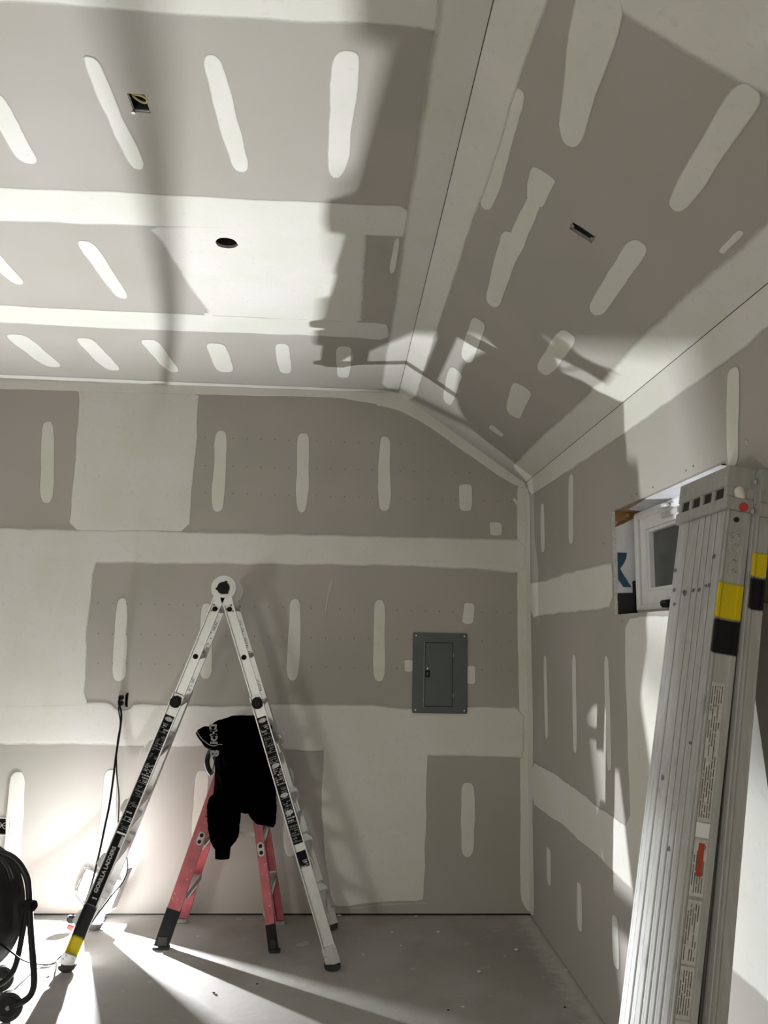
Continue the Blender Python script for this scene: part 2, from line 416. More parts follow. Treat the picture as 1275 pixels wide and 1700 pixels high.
bp([(566, 1508), (640, 1498), (705, 1496), (712, 1500), (700, 1503), (640, 1504), (590, 1512)], mat=M['smear'], feather=.006)
SB = [((80, 699), (77, 836), 22, 26), ((367, 714), (361, 851), 21, 26), ((504, 718), (501, 852), 23, 22), ((639, 724), (638, 849), 20, 24),
      ((773, 803), (773, 850), 24, 24), ((823, 866), (823, 891), 24, 22), ((203, 992), (197, 1131), 20, 27), ((343, 1000), (341, 1128), 20, 24),
      ((490, 993), (486, 1131), 20, 25), ((630, 995), (629, 1133), 20, 23), ((779, 1000), (776, 1037), 19, 22), ((678, 1094), (678, 1117), 17, 16),
      ((782, 1104), (782, 1137), 16, 16), ((30, 1280), (18, 1442), 28, 32), ((184, 1277), (172, 1450), 22, 34), ((336, 1279), (328, 1400), 24, 26),
      ((480, 1272), (482, 1423), 20, 24), ((777, 1298), (776, 1424), 24, 25)]
for a, b, wa, wb in SB: strip(BACK, a, b, wa, B, wb)
bp([(232, 1240), (226, 1262), (222, 1268), (230, 1270), (238, 1250), (238, 1238)], feather=.004, step=.02, mat=M['smear'])
bp([(549, 958), (556, 962), (545, 1000), (541, 1032), (536, 1030), (541, 990)], feather=.006, step=.02, mat=M['smear'])
bp([(765, 742), (782, 752), (776, 757), (764, 750)], feather=.004, step=.02, mat=M['smear'])
bp([(848, 826), (859, 828), (859, 842)], feather=.003, step=.02)
# printed fastener guide dots
bm = BM()
def dots(y0, y1, x0, x1, dx):
    x = x0
    while x < x1:
        y = y0+(y1-y0)*(x-x0)/(x1-x0)
        p = BACK.w(BACK.at(x, y), .0008); cyl(bm, p, p+Vector((0, -.0006, 0)), .0042, n=6); x += dx
for y0, y1 in ((726, 744), (773, 787), (818, 833)): dots(y0, y1, 341, 855, 23.1)
for y0, y1 in ((1001, 1018), (1052, 1065), (1101, 1113)): dots(y0, y1, 163, 850, 23.6)
d = link('guide_dots', bm, M['stickerp'], B); tag(d, kind='stuff')

# ---- ceiling
Cc = ceiling
def cp(px, **k): return patch(CEIL, px, Cc, **k)
cp([(-400, -180), (835, -180), (812, 30), (790, 80), (714, 53), (640, 46), (480, 39), (340, 33), (200, 23), (80, 10), (0, 9), (-200, 0)], name='joint_tape', feather=.03)
cp([(-400, 285), (0, 308), (120, 313), (250, 318), (400, 328), (560, 334), (690, 340), (690, 395), (610, 392), (255, 377), (0, 369), (-400, 350)], name='joint_tape', feather=.03)
cp([(235, 372), (430, 370), (618, 378), (615, 395), (611, 450), (606, 540), (460, 532), (322, 524), (345, 521), (318, 490), (285, 440), (262, 400)], name='joint_tape', feather=.05, holes=[cir])
cp([(-400, 480), (0, 505), (180, 514), (350, 522), (640, 535), (648, 540), (648, 566), (520, 558), (200, 547), (0, 536), (-400, 515)], name='joint_tape', feather=.03)
cp([(880, -80), (850, 5), (804, 170), (750, 370), (706, 525), (672, 652), (628, 642), (640, 560), (645, 530), (652, 490), (663, 395), (672, 335), (694, 180), (714, 50), (730, -80)], name='joint_tape', feather=.05, jit=.003)
cp([(-400, 598), (0, 621), (330, 635), (640, 647), (662, 652), (330, 641), (0, 627), (-400, 606)], name='joint_tape', feather=.008, jit=.002)
for a, b, wa, wb in [((-18, 150), (50, 272), 40, 42), ((147, 92), (231, 282), 34, 30), ((348, 89), (402, 286), 38, 36), ((576, 82), (558, 297), 58, 34),
                     ((-25, 410), (34, 473), 30, 26), ((138, 398), (206, 496), 34, 26), ((22, 554), (92, 610), 40, 34), ((137, 560), (190, 615), 34, 30),
                     ((245, 563), (290, 618), 34, 24), ((357, 569), (375, 618), 36, 32), ((467, 570), (475, 620), 26, 23), ((571, 574), (570, 627), 29, 24),
                     ((660, 395), (650, 455), 10, 14)]:
    strip(CEIL, a, b, wa, Cc, wb)

# ---- slope
S = slope_right
def sp(px, **k): return patch(SLOPE, px, S, **k)
sp([(800, -80), (785, 5), (747, 170), (704, 370), (670, 525), (645, 640), (676, 665), (692, 663), (715, 590), (753, 476), (780, 395), (801, 339), (838, 235), (865, 140), (918, 0), (945, -80)], name='joint_tape', feather=.03, jit=.003)
sp([(880, 812), (1015, 715), (1295, 500), (1500, 330), (1500, 180), (1275, 355), (1180, 440), (1066, 548), (961, 660), (900, 716), (846, 772), (862, 788)], name='joint_tape', feather=.05, jit=.004)
sp([(960, -120), (1010, 10), (1050, 43), (1110, 78), (1160, 108), (1217, 141), (1240, 150), (1290, 172), (1500, 240), (1600, -120)], name='joint_tape', feather=.04)
for a, b, wa, wb in [((1002, -30), (944, 242), 100, 46), ((1250, 140), (1118, 350), 80, 48), ((862, 145), (804, 348), 36, 36), ((905, 284), (886, 342), 54, 40),
                     ((893, 320), (828, 470), 34, 34), ((852, 388), (816, 508), 46, 30), ((1066, 400), (984, 522), 52, 42), ((797, 530), (773, 600), 34, 26), ((946, 551), (899, 620), 48, 40),
                     ((758, 612), (742, 670), 30, 22), ((868, 640), (850, 690), 42, 34), ((812, 706), (836, 724), 16, 12), ((1232, 384), (1196, 420), 16, 22)]:
    strip(SLOPE, a, b, wa, S, wb)

# ---- right wall
R = wall_right
def rp(px, **k): return patch(RIGHT, px, R, **k)
rp([(868, 775), (990, 672), (1260, 440), (1500, 240), (1500, 400), (1275, 548), (1232, 588), (1141, 651), (1030, 729), (960, 775), (900, 814), (880, 827)], name='joint_tape', feather=.03, jit=.003)
rp([(865, 800), (880, 815), (881, 900), (882, 1028), (886, 1200), (885, 1350), (888, 1524), (879, 1516), (869, 1010)], name='joint_tape', feather=.01, jit=.002)
rp([(878, 966), (905, 961), (948, 947), (985, 937), (1013, 932), (1018, 932), (1020, 1013), (985, 1017), (935, 1020), (882, 1029)], name='joint_tape', feather=.03)
rp([(884, 1262), (930, 1287), (985, 1330), (1047, 1375), (1043, 1280), (1041, 1198), (1037, 1090), (1038, 1024), (1150, 1014), (1320, 990), (1420, 1500), (1420, 1800), (1275, 1667), (1210, 1609), (1053, 1484), (1000, 1430), (940, 1377), (884, 1336)], name='joint_tape', feather=.02)
for a, b, wa, wb in [((901, 834), (902, 919), 6, 8), ((948, 786), (948, 904), 9, 9), ((905, 1086), (908, 1229), 6, 6), ((953, 1086), (955, 1252), 7, 8),
                     ((1007, 1087), (1012, 1282), 9, 10), ((911, 1406), (912, 1471), 8, 7), ((962, 1463), (963, 1548), 9, 9), ((1021, 1518), (1024, 1610), 10, 13),
                     ((1218, 608), (1217, 778), 24, 22)]:
    strip(RIGHT, a, b, wa, R, wb)
rp([(1236, 728), (1243, 730), (1243, 742), (1236, 742)], feather=.006, step=.02, mat=M['smear'])
bm = BM()
for q in ((1139, 781), (1151, 774), (1084, 809), (1049, 824), (1057, 820), (1033, 1031), (1002, 903), (966, 1009)):
    p = RIGHT.w(RIGHT.at(*q), .0004); cyl(bm, p, p+Vector((-.001, 0, 0)), .0045, n=8)
tag(link('screw_dimples', bm, M['stickerp'], R), kind='stuff')

# ------------------------------------------------------------------ window in the right wall (rough opening, wrap, vinyl unit)
XO = 1.455
win = bpy.data.objects.new('window_1', None); COL.objects.link(win); win.location = (1.40, (WY0+WY1)/2, WZ0); tag(win, kind='structure')
x0 = XR+.013
bm = BM(); bx(bm, (x0, WY1, WZ0-.03), (XO+.05, WY1+.03, WZ1+.03)); link('side_board', bm, M['osb'], win)
bm = BM(); bx(bm, (x0, WY0-.03, WZ0-.03), (XO+.05, WY0, WZ1+.03)); link('side_board', bm, M['osb'], win)
bm = BM(); bx(bm, (x0, WY0, WZ1), (XO+.05, WY1, WZ1+.035)); link('head_board', bm, M['wood'], win)
bm = BM(); bx(bm, (x0, WY0, WZ0-.04), (XO+.05, WY1, WZ0-.004)); link('sill_board', bm, M['wood'], win)
bm = BM(); bx(bm, (XO+.05, WY0-.03, WZ0-.04), (XO+.08, WY1+.03, WZ1+.04)); link('outer_sheathing', bm, M['void'], win)
# exposed gypsum edge around the opening
bm = BM()
for k in range(14):
    z = WZ0+(WZ1-WZ0)*k/14; bx(bm, (XR-.001, WY1-.003-random.random()*.004, z), (XR+.012, WY1+.001, z+(WZ1-WZ0)/14))
link('gypsum_edge', bm, M['gypsum'], win)
# house wrap on the far side board with its printed letter
yj = WY1-.002
def jam(px, py): q = atY(px, py, WY1); return (q.x, q.z)
def flat(name, pts, y, mat, parent, t=.001):
    bm = BM(); v0 = addpts(bm, [(p[0], y, p[1]) for p in pts]); v1 = addpts(bm, [(p[0], y-t, p[1]) for p in pts]); n = len(pts)
    bm.faces.new(v0[::-1]); bm.faces.new(v1)
    for i in range(n): bm.faces.new((v0[i], v0[(i+1) % n], v1[(i+1) % n], v1[i]))
    return link(name, bm, mat, parent)
wr = flat('house_wrap', [(XR+.012, 2.06), (XR+.012, 2.412), (1.40, 2.432), (XO, 2.462), (XO, 2.06)], yj, M['wrap'], win)
kx = XR+.018
flat('printed_letter', [(kx, 2.285), (kx+.048, 2.285), (kx+.045, 2.262), (kx+.034, 2.235), (kx+.012, 2.205), (kx+.030, 2.172), (kx+.066, 2.115), (kx+.025, 2.115), (kx, 2.152)], yj-.002, M['blue'], wr)
flat('flashing_tape', [(XR+.012, WZ0+.001), (XR+.012, 2.085), (1.43, 2.088), (1.43, 2.142), (1.436, 2.148), (1.452, 2.146), (XO, 2.13), (XO, WZ0+.001)], yj-.003, M['tape'], win)
# wrap on the head
bm = BM(); n = 10
for z0 in (0,):
    a = [Vector((1.385-.03*min(1, k/3), WY1-.10-(WY1-WY0-.16)*k/n, WZ1-.004-random.random()*.002)) for k in range(n+1)]
    b = [Vector((XO+.005, p.y, WZ1-.012)) for p in a]
    va, vb = addpts(bm, a), addpts(bm, b); vc, vd = addpts(bm, [p+Vector((0, 0, .002)) for p in a]), addpts(bm, [p+Vector((0, 0, .002)) for p in b])
    for k in range(n):
        bm.faces.new((va[k], va[k+1], vb[k+1], vb[k])); bm.faces.new((vc[k], vc[k+1], vd[k+1], vd[k])); bm.faces.new((va[k], va[k+1], vc[k+1], vc[k]))
link('house_wrap', bm, M['wrap'], win)
# vinyl frame, sash, pane
def frame(name, x, dx, y0, y1, z0, z1, wd, parent, mat=M['vinyl']):
    bm = BM()
    bx(bm, (x, y0, z0), (x+dx, y0+wd, z1), .002); bx(bm, (x, y1-wd, z0), (x+dx, y1, z1), .002)
    bx(bm, (x, y0+wd, z0), (x+dx, y1-wd, z0+wd), .002); bx(bm, (x, y0+wd, z1-wd), (x+dx, y1-wd, z1), .002)
    return link(name, bm, mat, parent)
fy0, fy1, fz0, fz1 = 2.60, 3.675, 1.99, 2.477
frame('window_frame', XO-.012, .06, fy0, fy1, fz0, fz1, .035, win)
frame('frame_bead', XO-.020, .06, fy0+.010, fy1-.010, fz0+.008, fz1-.010, .008, win)
sash = frame('sash', XO-.004, .045, fy0+.040, fy1-.045, fz0+.036, fz1-.030, .062, win)
frame('glazing_bead', XO+.006, .03, fy0+.102, fy1-.107, fz0+.098, fz1-.092, .016, sash)
bm = BM(); bx(bm, (XO+.03, fy0+.11, fz0+.105), (XO+.034, fy1-.11, fz1-.10)); link('pane', bm, M['glass'], sash)
q = atX(1105, 852, XO-.02)
bm = BM(); box(bm, (XO-.010, q.y-.02, fz1-.058), (.006, .17, .026), bev=.002); link('clear_sticker', bm, M['sticker'], sash)
bm = BM(); box(bm, (XO-.028, q.y, fz1-.024), (.03, .07, .016), bev=.004); box(bm, (XO-.036, q.y-.01, fz1-.030), (.012, .10, .008), bev=.002); link('sash_lock', bm, M['vinyl'], win)
q = atX(1108, 1004, XO-.03)
bm = BM(); box(bm, (XO-.032, q.y-.02, 2.018), (.035, .11, .032), bev=.006); box(bm, (XO-.055, q.y-.03, 2.024), (.02, .06, .012), bev=.004); link('window_crank', bm, M['black'], win)

# ------------------------------------------------------------------ electrical boxes
def plane_box(name, plane, quad, depth, mat, parent, t=.002):
    bm = BM(); o = [plane.w(q, -.013) for q in quad]; b = [plane.w(q, -.013-depth) for q in quad]
    vo, vb = addpts(bm, o), addpts(bm, b)
    for i in range(4): bm.faces.new((vo[i], vo[(i+1) % 4], vb[(i+1) % 4], vb[i]))
    bm.faces.new(vb)
    return link(name, bm, mat, parent)
def grow(quad, g):
    c = sum(quad, Vector((0, 0)))/4; return [c+(q-c)*g for q in quad]
e = empty('ceiling_junction_box', CEIL.w(bc, 0), 'open square junction box with a loop of yellow cable in the flat ceiling', 'electrical box')
plane_box('box_shell', CEIL, grow(bh, 1.0), .04, M['darksteel'], e)
bm = BM(); g1 = grow(bh, .93); 
for i in range(4): tube(bm, [CEIL.w(g1[i], -.006), CEIL.w(g1[(i+1) % 4], -.006)], .0022, 6)
link('box_rim', bm, M['steel'], e)
bm = BM(); cc = sum(bh, Vector((0, 0)))/4; K = [(-.03, -.02, -.03), (-.01, -.035, -.008), (.018, -.04, -.002), (.035, -.02, -.002), (.022, .004, -.004), (-.005, -.006, -.008), (-.03, -.015, -.03)]
tube(bm, smoothpath([CEIL.w((cc[0]+a, cc[1]+b), c) for a, b, c in K]), .0042, 8); link('cable_loop', bm, M['cable'], e, True)
bm = BM(); pcn = CEIL.w(grow(bh, 1.02)[3], .001); cyl(bm, pcn, pcn+Vector((0, 0, -.003)), .007); link('corner_screw_tab', bm, M['steel'], e)

e = empty('recessed_light_opening', CEIL.w(rc, 0), 'round dark hole cut in the flat ceiling for a downlight', 'ceiling hole')
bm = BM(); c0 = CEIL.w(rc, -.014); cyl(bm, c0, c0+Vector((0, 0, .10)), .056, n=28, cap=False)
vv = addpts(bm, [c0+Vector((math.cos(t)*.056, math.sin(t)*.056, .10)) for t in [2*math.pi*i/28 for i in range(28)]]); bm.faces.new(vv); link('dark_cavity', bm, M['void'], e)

e = empty('slope_box', SLOPE.w(sum(sh, Vector((0, 0)))/4), 'open rectangular metal switch box set in the sloped ceiling', 'electrical box')
plane_box('box_shell', SLOPE, sh, .05, M['darksteel'], e)
bm = BM(); g1 = grow(sh, .95)
for i in range(4): tube(bm, [SLOPE.w(g1[i], .0), SLOPE.w(g1[(i+1) % 4], .0)], .002, 6)
link('box_rim', bm, M['steel'], e)
for a, b in ((0, 3), (1, 2)):
    q = (sh[a]+sh[b])/2; cn = sum(sh, Vector((0, 0)))/4; q = q.lerp(cn, .10)
    bm = BM(); p_ = SLOPE.w(q, -.002); cyl(bm, p_, p_+SLOPE.N*.003, .009, n=14); link('screw_ear', bm, M['steel'], e)
bm = BM(); q = SLOPE.at(958, 388); tube(bm, [SLOPE.w(q, -.01), SLOPE.w(SLOPE.at(960, 390), .004), SLOPE.w(SLOPE.at(959, 397), .006)], .0016, 6); link('wire_end', bm, M['wire'], e)

def qd(c, w_, h_): return [Vector((c[0]+a*w_/2, c[1]+b*h_/2)) for a, b in ((-1, -1), (1, -1), (1, 1), (-1, 1))]
e = empty('wall_outlet', BACK.w(out_c), 'uncovered wall outlet with two black cords hanging from it', 'outlet')
plane_box('box_shell', BACK, qd(out_c, .066, .102), .05, M['void'], e)
bm = BM(); c_ = BACK.w(out_c+Vector((-.008, 0))); box(bm, c_+Vector((0, .004, 0)), (.038, .02, .075), bev=.003); link('receptacle', bm, M['steel'], e)
for dz in (.043, -.043):
    bm = BM(); box(bm, c_+Vector((0, .0, dz)), (.05, .003, .012), bev=.001); link('mounting_strap', bm, M['steel'], e)
plug_p = []
for dz in (.018, -.022):
    pl_ = tag(link('power_plug', (lambda b: (box(b, c_+Vector((-.004, -.022, dz)), (.03, .034, .028), bev=.005), b)[1])(BM()), M['black']),
              'black plug in the %s socket of the wall outlet' % ('upper' if dz > 0 else 'lower'), 'plug')
    plug_p.append(c_+Vector((-.004, -.036, dz)))
e = empty('wall_switch_box', BACK.w(sw_c), 'open wall box with loose wires low on the back wall at the left edge', 'electrical box')
plane_box('box_shell', BACK, qd(sw_c, .11, .105), .05, M['void'], e)
bm = BM()
for i in range(4): tube(bm, [BACK.w(qd(sw_c, .112, .108)[i], .001), BACK.w(qd(sw_c, .112, .108)[(i+1) % 4], .001)], .003, 6)
link('cut_rim', bm, M['gypsum'], e)
for k in range(3):
    bm = BM(); a = sw_c
    tube(bm, smoothpath([BACK.w((a[0]-.05, a[1]+.02-.03*k), -.03), BACK.w((a[0]-.01, a[1]+.03-.02*k), -.004), BACK.w((a[0]+.02, a[1]-.03+.03*k), -.01), BACK.w((a[0]+.048, a[1]+.01-.01*k), -.03)]), .0018, 6)
    link('loose_wire', bm, M['wire'], e, True)

# ------------------------------------------------------------------ breaker panel
PX0, PX1, PZ0, PZ1 = .519, .908, 1.328, 1.886
e = empty('breaker_panel', ((PX0+PX1)/2, D, PZ0), 'dark grey breaker panel with a hinged door on the back wall', 'electrical panel')
bm = BM(); bx(bm, (PX0, D-.016, PZ0), (PX1, D-.002, PZ1), .004); link('cover', bm, M['panel'], e)
dx0, dx1, dz0, dz1 = .612, .800, 1.382, 1.812
bm = BM()
for a, b in (((dx0-.008, 0, dz0-.008), (dx0-.003, 0, dz1+.008)), ((dx0-.008, 0, dz1+.003), (dx1+.004, 0, dz1+.008)), ((dx0-.008, 0, dz0-.008), (dx1+.004, 0, dz0-.003)), ((dx1, 0, dz0-.008), (dx1+.004, 0, dz1+.008))):
    bx(bm, (a[0], D-.0168, a[2]), (b[0], D-.0155, b[2]))
link('door_gap', bm, M['void'], e)
bm = BM(); bx(bm, (dx0, D-.021, dz0), (dx1, D-.0155, dz1), .002); dr = link('door', bm, M['panel'], e)
bm = BM(); bx(bm, (dx0-.013, D-.019, dz0-.012), (dx0-.009, D-.0155, dz1+.008), .001); link('door_lip', bm, M['steel'], e)
lz = 1.60
bm = BM(); bx(bm, (dx0-.002, D-.024, lz-.024), (dx0+.030, D-.018, lz+.024), .002); la = link('latch', bm, M['black'], dr)
bm = BM(); bx(bm, (dx0+.004, D-.0275, lz-.012), (dx0+.020, D-.0235, lz+.012), .002); link('latch_slide', bm, M['panel'], dr)
bm = BM(); p_ = Vector((dx0+.012, D-.021, lz+.036)); cyl(bm, p_, p_+Vector((0, -.004, 0)), .005, n=12); link('lock_rivet', bm, M['chrome'], dr)
for z in (dz0+.07, dz1-.08):
    bm = BM(); cyl(bm, (dx1+.008, D-.019, z-.012), (dx1+.008, D-.019, z+.012), .003, n=10); link('hinge', bm, M['chrome'], e)
for x in (PX0+.022, PX1-.022):
    for z in (PZ0+.022, PZ1-.022):
        bm = BM(); cyl(bm, (x, D-.0155, z), (x, D-.0195, z), .0065, .0045, n=12); link('screw', bm, M['chrome'], e)

# ------------------------------------------------------------------ tall aluminium A-frame ladder
HX, HZ = -.722, 2.128
UP = Vector((0, 0, 1)); YV = Vector((0, 1, 0))
big = empty('multi_position_ladder', (-.735, 4.96, 0), 'tall aluminium A-frame ladder with black hinge knob and black labels on its rails', 'ladder')
def leg_dir(s):
    F = Vector((-1.463 if s < 0 else .020, 0, .02)); d = (F-Vector((HX, 0, HZ))); return d.normalized(), d.length
def P(s, t, off, y):
    d, L = leg_dir(s); nn = Vector((-d.z, 0, d.x)); nn = nn if nn.x*s > 0 else -nn     # outward
    return Vector((HX-(.062 if s < 0 else .03)*(y-4.72), y, HZ))+d*t+nn*off      # the whole ladder stands turned a few degrees
def axes(s):
    d, L = leg_dir(s); nn = Vector((-d.z, 0, d.x)); nn = nn if nn.x*s > 0 else -nn
    return d, nn, L
def uprof(wd, dep, t, lip, sgn):
    """channel seen from outside (sgn -1: outside faces the viewer)"""
    h = wd/2; o = sgn*dep
    return [(-h, 0), (-h, o), (-h+lip, o), (-h+lip, sgn*t), (h-lip, sgn*t), (h-lip, o), (h, o), (h, 0)]
def t_of_z(s, z): d, nn, L = axes(s); return (HZ-z)/(-d.z)
def bars(bm, s, t0, t1, y, width, rows, seed, dens=.7):
    rnd = random.Random(seed); d, nn, L = axes(s); t = t0
    while t < t1:
        step = rnd.choice((.006, .008, .012, .016))
        u = -width/2
        while u < width/2:
            w_ = rnd.uniform(.004, .018); w_ = min(w_, width/2-u)
            if rnd.random() < dens and w_ > .002: box(bm, P(s, t+step*.35, u+w_/2, y(t+step*.35) if callable(y) else y), (step*.55, w_, .0006), d, nn, d.cross(nn))
            u += w_+.003
        t += step
YF_IN, YR_IN = 4.775, 5.140
def y_out(front, t, L): 
    k = max(0, (t-.678)/(L-.678)); return (4.750-.085*k) if front else (5.165+.075*k)
for s in (-1, 1):
    d, nn, L = axes(s); side = 'left' if s < 0 else 'right'
    tk = t_of_z(s, 1.445)
    # hinge leaf to inner rails
    for front in (True, False):
        sg = -1 if front else 1
        y = YF_IN if front else YR_IN
        bm = BM(); tend = t_of_z(s, .70)
        yend = y
        extr(bm, uprof(.062 if front else .054, .022, .006, .007, sg), P(s, .085, 0, y), P(s, tend, 0, yend), nn, YV)
        ir = link('inner_rail', bm, M['alu'], big)
        if front:
            for tt in (t_of_z(s, 2.0), t_of_z(s, 1.712)):
                bm = BM(); p_ = P(s, tt, -.002, y-.006); cyl(bm, p_, p_+Vector((0, -.006, 0)), .0155, n=18); link('rung_end', bm, M['black'], ir, True)
            for a, b in ((.116, .013), (.130, -.015), (.152, .013)):
                bm = BM(); p_ = P(s, a, b, y-.006); cyl(bm, p_, p_+Vector((0, -.005, 0)), .0065, n=14); link('rivet', bm, M['rung'], ir, True)
        if not front:
            bm = BM()
            for (ta, tb, sd) in ((.20, .46, 3), (.60, .68, 9)): bars(bm, s, ta, tb, y-.0008, .03, 3, sd+s, .55)
            link('worn_sticker', bm, M['printdim'], ir)
        # outer rails
        bm = BM(); t0 = tk-.045
        t1 = L-.075
        extr(bm, uprof(.071 if front else .062, .024, .005, .006, sg), P(s, t0, 0, y_out(front, t0, L)), P(s, t1, 0, y_out(front, t1, L)), nn, YV)
        orl = link('outer_rail', bm, M['alu'], big)
        ys = lambda t: y_out(front, t, L)+sg*.0056
        if front:
            # foot sleeve
            segs = ((t_of_z(s, 1.365), t_of_z(s, .66)), (t_of_z(s, .62), t_of_z(s, .535))) if s > 0 else ((t_of_z(s, 1.365), t_of_z(s, .715)), (t_of_z(s, .705), t_of_z(s, .335)))
            for k, (ta, tb) in enumerate(segs):
                bm = BM(); extr(bm, [(-.0285, 0), (-.0285, -.001), (.0285, -.001), (.0285, 0)], P(s, ta, 0, ys(ta)), P(s, tb, 0, ys(tb)), nn, YV)
                lb = link('black_label', bm, M['label'], orl)
                if s < 0 and k == 1:
                    tm = ta+.200
                    dl = (P(s, ta, 0, ys(ta))-P(s, tb, 0, ys(tb))).normalized(); text('lettering', 'GORILLA LADDERS', .030, P(s, tm, .006, ys(tm)-.0016), dl, -nn if (-d).cross(-nn).y < 0 else nn, M['print'], orl, spacing=1.0, bold=.001)
                    bm = BM(); tt = ta+.045; extr(bm, [(-.028, 0), (-.028, -.001), (-.010, -.001), (-.010, 0)], P(s, tt-.04, 0, ys(tt)-.0012), P(s, tt+.05, 0, ys(tt)-.0012), nn, YV)
                    link('silver_model_tag', bm, M['sticker'], orl)
                    bm = BM(); bars(bm, s, tb-.040, tb-.012, lambda t: ys(t)-.0018, .03, 2, 77, .5); link('label_print', bm, M['print'], orl)
                else:
                    bm = BM(); bm2 = BM(); a = ta+.05; i = 0
                    while a < tb-.04:
                        ln = (.05, .09, .04, .11, .06, .05)[i % 6]; b = min(tb-.01, a+ln)
                        bars(bm2 if i % 3 else bm, s, a, b, lambda t: ys(t)-.0018, .047, 3, i*7+s, .72)
                        if s > 0 or i % 3 == 0:
                            extr(bm, [(-.028, 0), (-.028, -.0008), (.028, -.0008), (.028, 0)], P(s, b+.003, 0, ys(b)-.0014), P(s, b+.0045, 0, ys(b)-.0014), nn, YV)
                        a = b+.02; i += 1
                    link('label_print', bm, M['print'], orl); link('label_print', bm2, M['printdim'], orl)
                if k == 0 or s < 0:
                    pass
            ovs = [t_of_z(s, 1.345)] + ([t_of_z(s, 1.09), t_of_z(s, .925), t_of_z(s, .83)] if s > 0 else [])
            bm = BM()
            for tt in ovs:
                c_ = P(s, tt, 0, ys(tt)-.0024); n_ = 16
                v = addpts(bm, [c_+nn*math.cos(a)*.024+d*math.sin(a)*.013 for a in [2*math.pi*i/n_ for i in range(n_)]]); v2 = addpts(bm, [x.co+Vector((0, -.0008, 0)) for x in v])
                bm.faces.new(v2); 
                for i in range(n_): bm.faces.new((v[i], v[(i+1) % n_], v2[(i+1) % n_], v2[i]))
            link('white_oval_mark', bm, M['sticker'], orl)
            # black lock knob
            bm = BM(); p_ = P(s, tk, .0, y_out(True, tk, L)-.006)
            cyl(bm, p_, p_+Vector((0, -.028, 0)), .037, .034, n=10); cyl(bm, p_+Vector((0, -.028, 0)), p_+Vector((0, -.034, 0)), .030, .022, n=10)
            kb = link('lock_knob', bm, M['black'], orl)
            if s < 0:
                for nm, za, zb, mt in (('black_paint_band', .345, .165, M['black_spray']), ('yellow_paint_band', .178, .070, M['yellow_spray'])):
                    ta, tb = t_of_z(s, za), t_of_z(s, zb); bm = BM(); lay = bm.verts.layers.float.new('thick'); prev = None
                    for kk, (f, a) in enumerate(((0, 0), (.15 if 'black' in nm else .05, 1), (.93, 1), (1, 0 if 'black' in nm else .6))):
                        t = ta+(tb-ta)*f; y = y_out(True, t, L)
                        o_ = .0012
                        pr = [(-.0355-o_, .001), (-.0355-o_, -.024-o_), (-.0295+o_, -.024-o_), (-.0295+o_, -.005-o_), (.0295-o_, -.005-o_), (.0295-o_, -.024-o_), (.0355+o_, -.024-o_), (.0355+o_, .001)]
                        r_ = addpts(bm, [P(s, t, q[0], y+q[1]) for q in pr])
                        for v in r_: v[lay] = a
                        if prev:
                            for i in range(7): bm.faces.new((prev[i], prev[i+1], r_[i+1], r_[i]))
                        prev = r_
                    link(nm, bm, mt, orl)
        else:
            bm = BM(); p_ = P(s, tk, .0, y_out(False, tk, L)-.004)
            cyl(bm, p_, p_+Vector((0, -.02, 0)), .03, n=12); link('lock_knob', bm, M['rung'], orl)
        # foot: riveted boot and curved rubber pad
        yf = y_out(front, L, L); bm = BM()
        extr(bm, [(-.041, .004*sg*-1), (-.041, .030*sg), (.041, .030*sg), (.041, -.004*sg)], P(s, L-(.075 if front and s < 0 else .11), 0, yf), P(s, L-.016, 0, yf), nn, YV)
        ft = link('foot_cap', bm, M['alu'], orl)
        for a, b in (((-.02, .062), (.02, .062), (-.03, .040), (.03, .040)) if front and s < 0 else ((-.02, .10), (.02, .10), (-.03, .07), (.03, .07))):
            bm = BM(); p_ = P(s, L-b, a, yf+sg*.030); cyl(bm, p_, p_+YV*sg*.004, .0055, n=8); link('foot_rivet', bm, M['rung'], orl)
        c_ = P(s, L-.035, 0, yf); cx, cz = c_.x, c_.z
        bm = BM(); arc = []
        n_ = 12
        for i in range(n_+1):
            a = math.pi*(-.12)+math.pi*1.24*i/n_ ; arc.append((cx+math.cos(a)*.046*1., cz+.004-math.sin(a)*.026))
        lo = min(p[1] for p in arc); arc = [(x, z-lo+.0005) for x, z in arc]
        y0, y1 = (yf-.034, yf+.006) if front else (yf-.006, yf+.034)
        v0 = addpts(bm, [(x, y0, z) for x, z in arc]); v1 = addpts(bm, [(x, y1, z) for x, z in arc]); bm.faces.new(v0); bm.faces.new(v1[::-1])
        for i in range(n_+1): bm.faces.new((v0[i], v0[(i+1) % (n_+1)], v1[(i+1) % (n_+1)], v1[i]))
        link('rubber_foot', bm, M['rubber'], orl)
    # rungs
    for z in (2.0, 1.712, 1.424, 1.13, .73):
        t = t_of_z(s, z); bm = BM(); extr(bm, [(-.026, -.012), (.026, -.012), (.030, 0), (.022, .013), (-.022, .013), (-.030, 0)], P(s, t, 0, YF_IN), P(s, t, 0, YR_IN), nn, d)
        link('rung', bm, M['rung'], big)
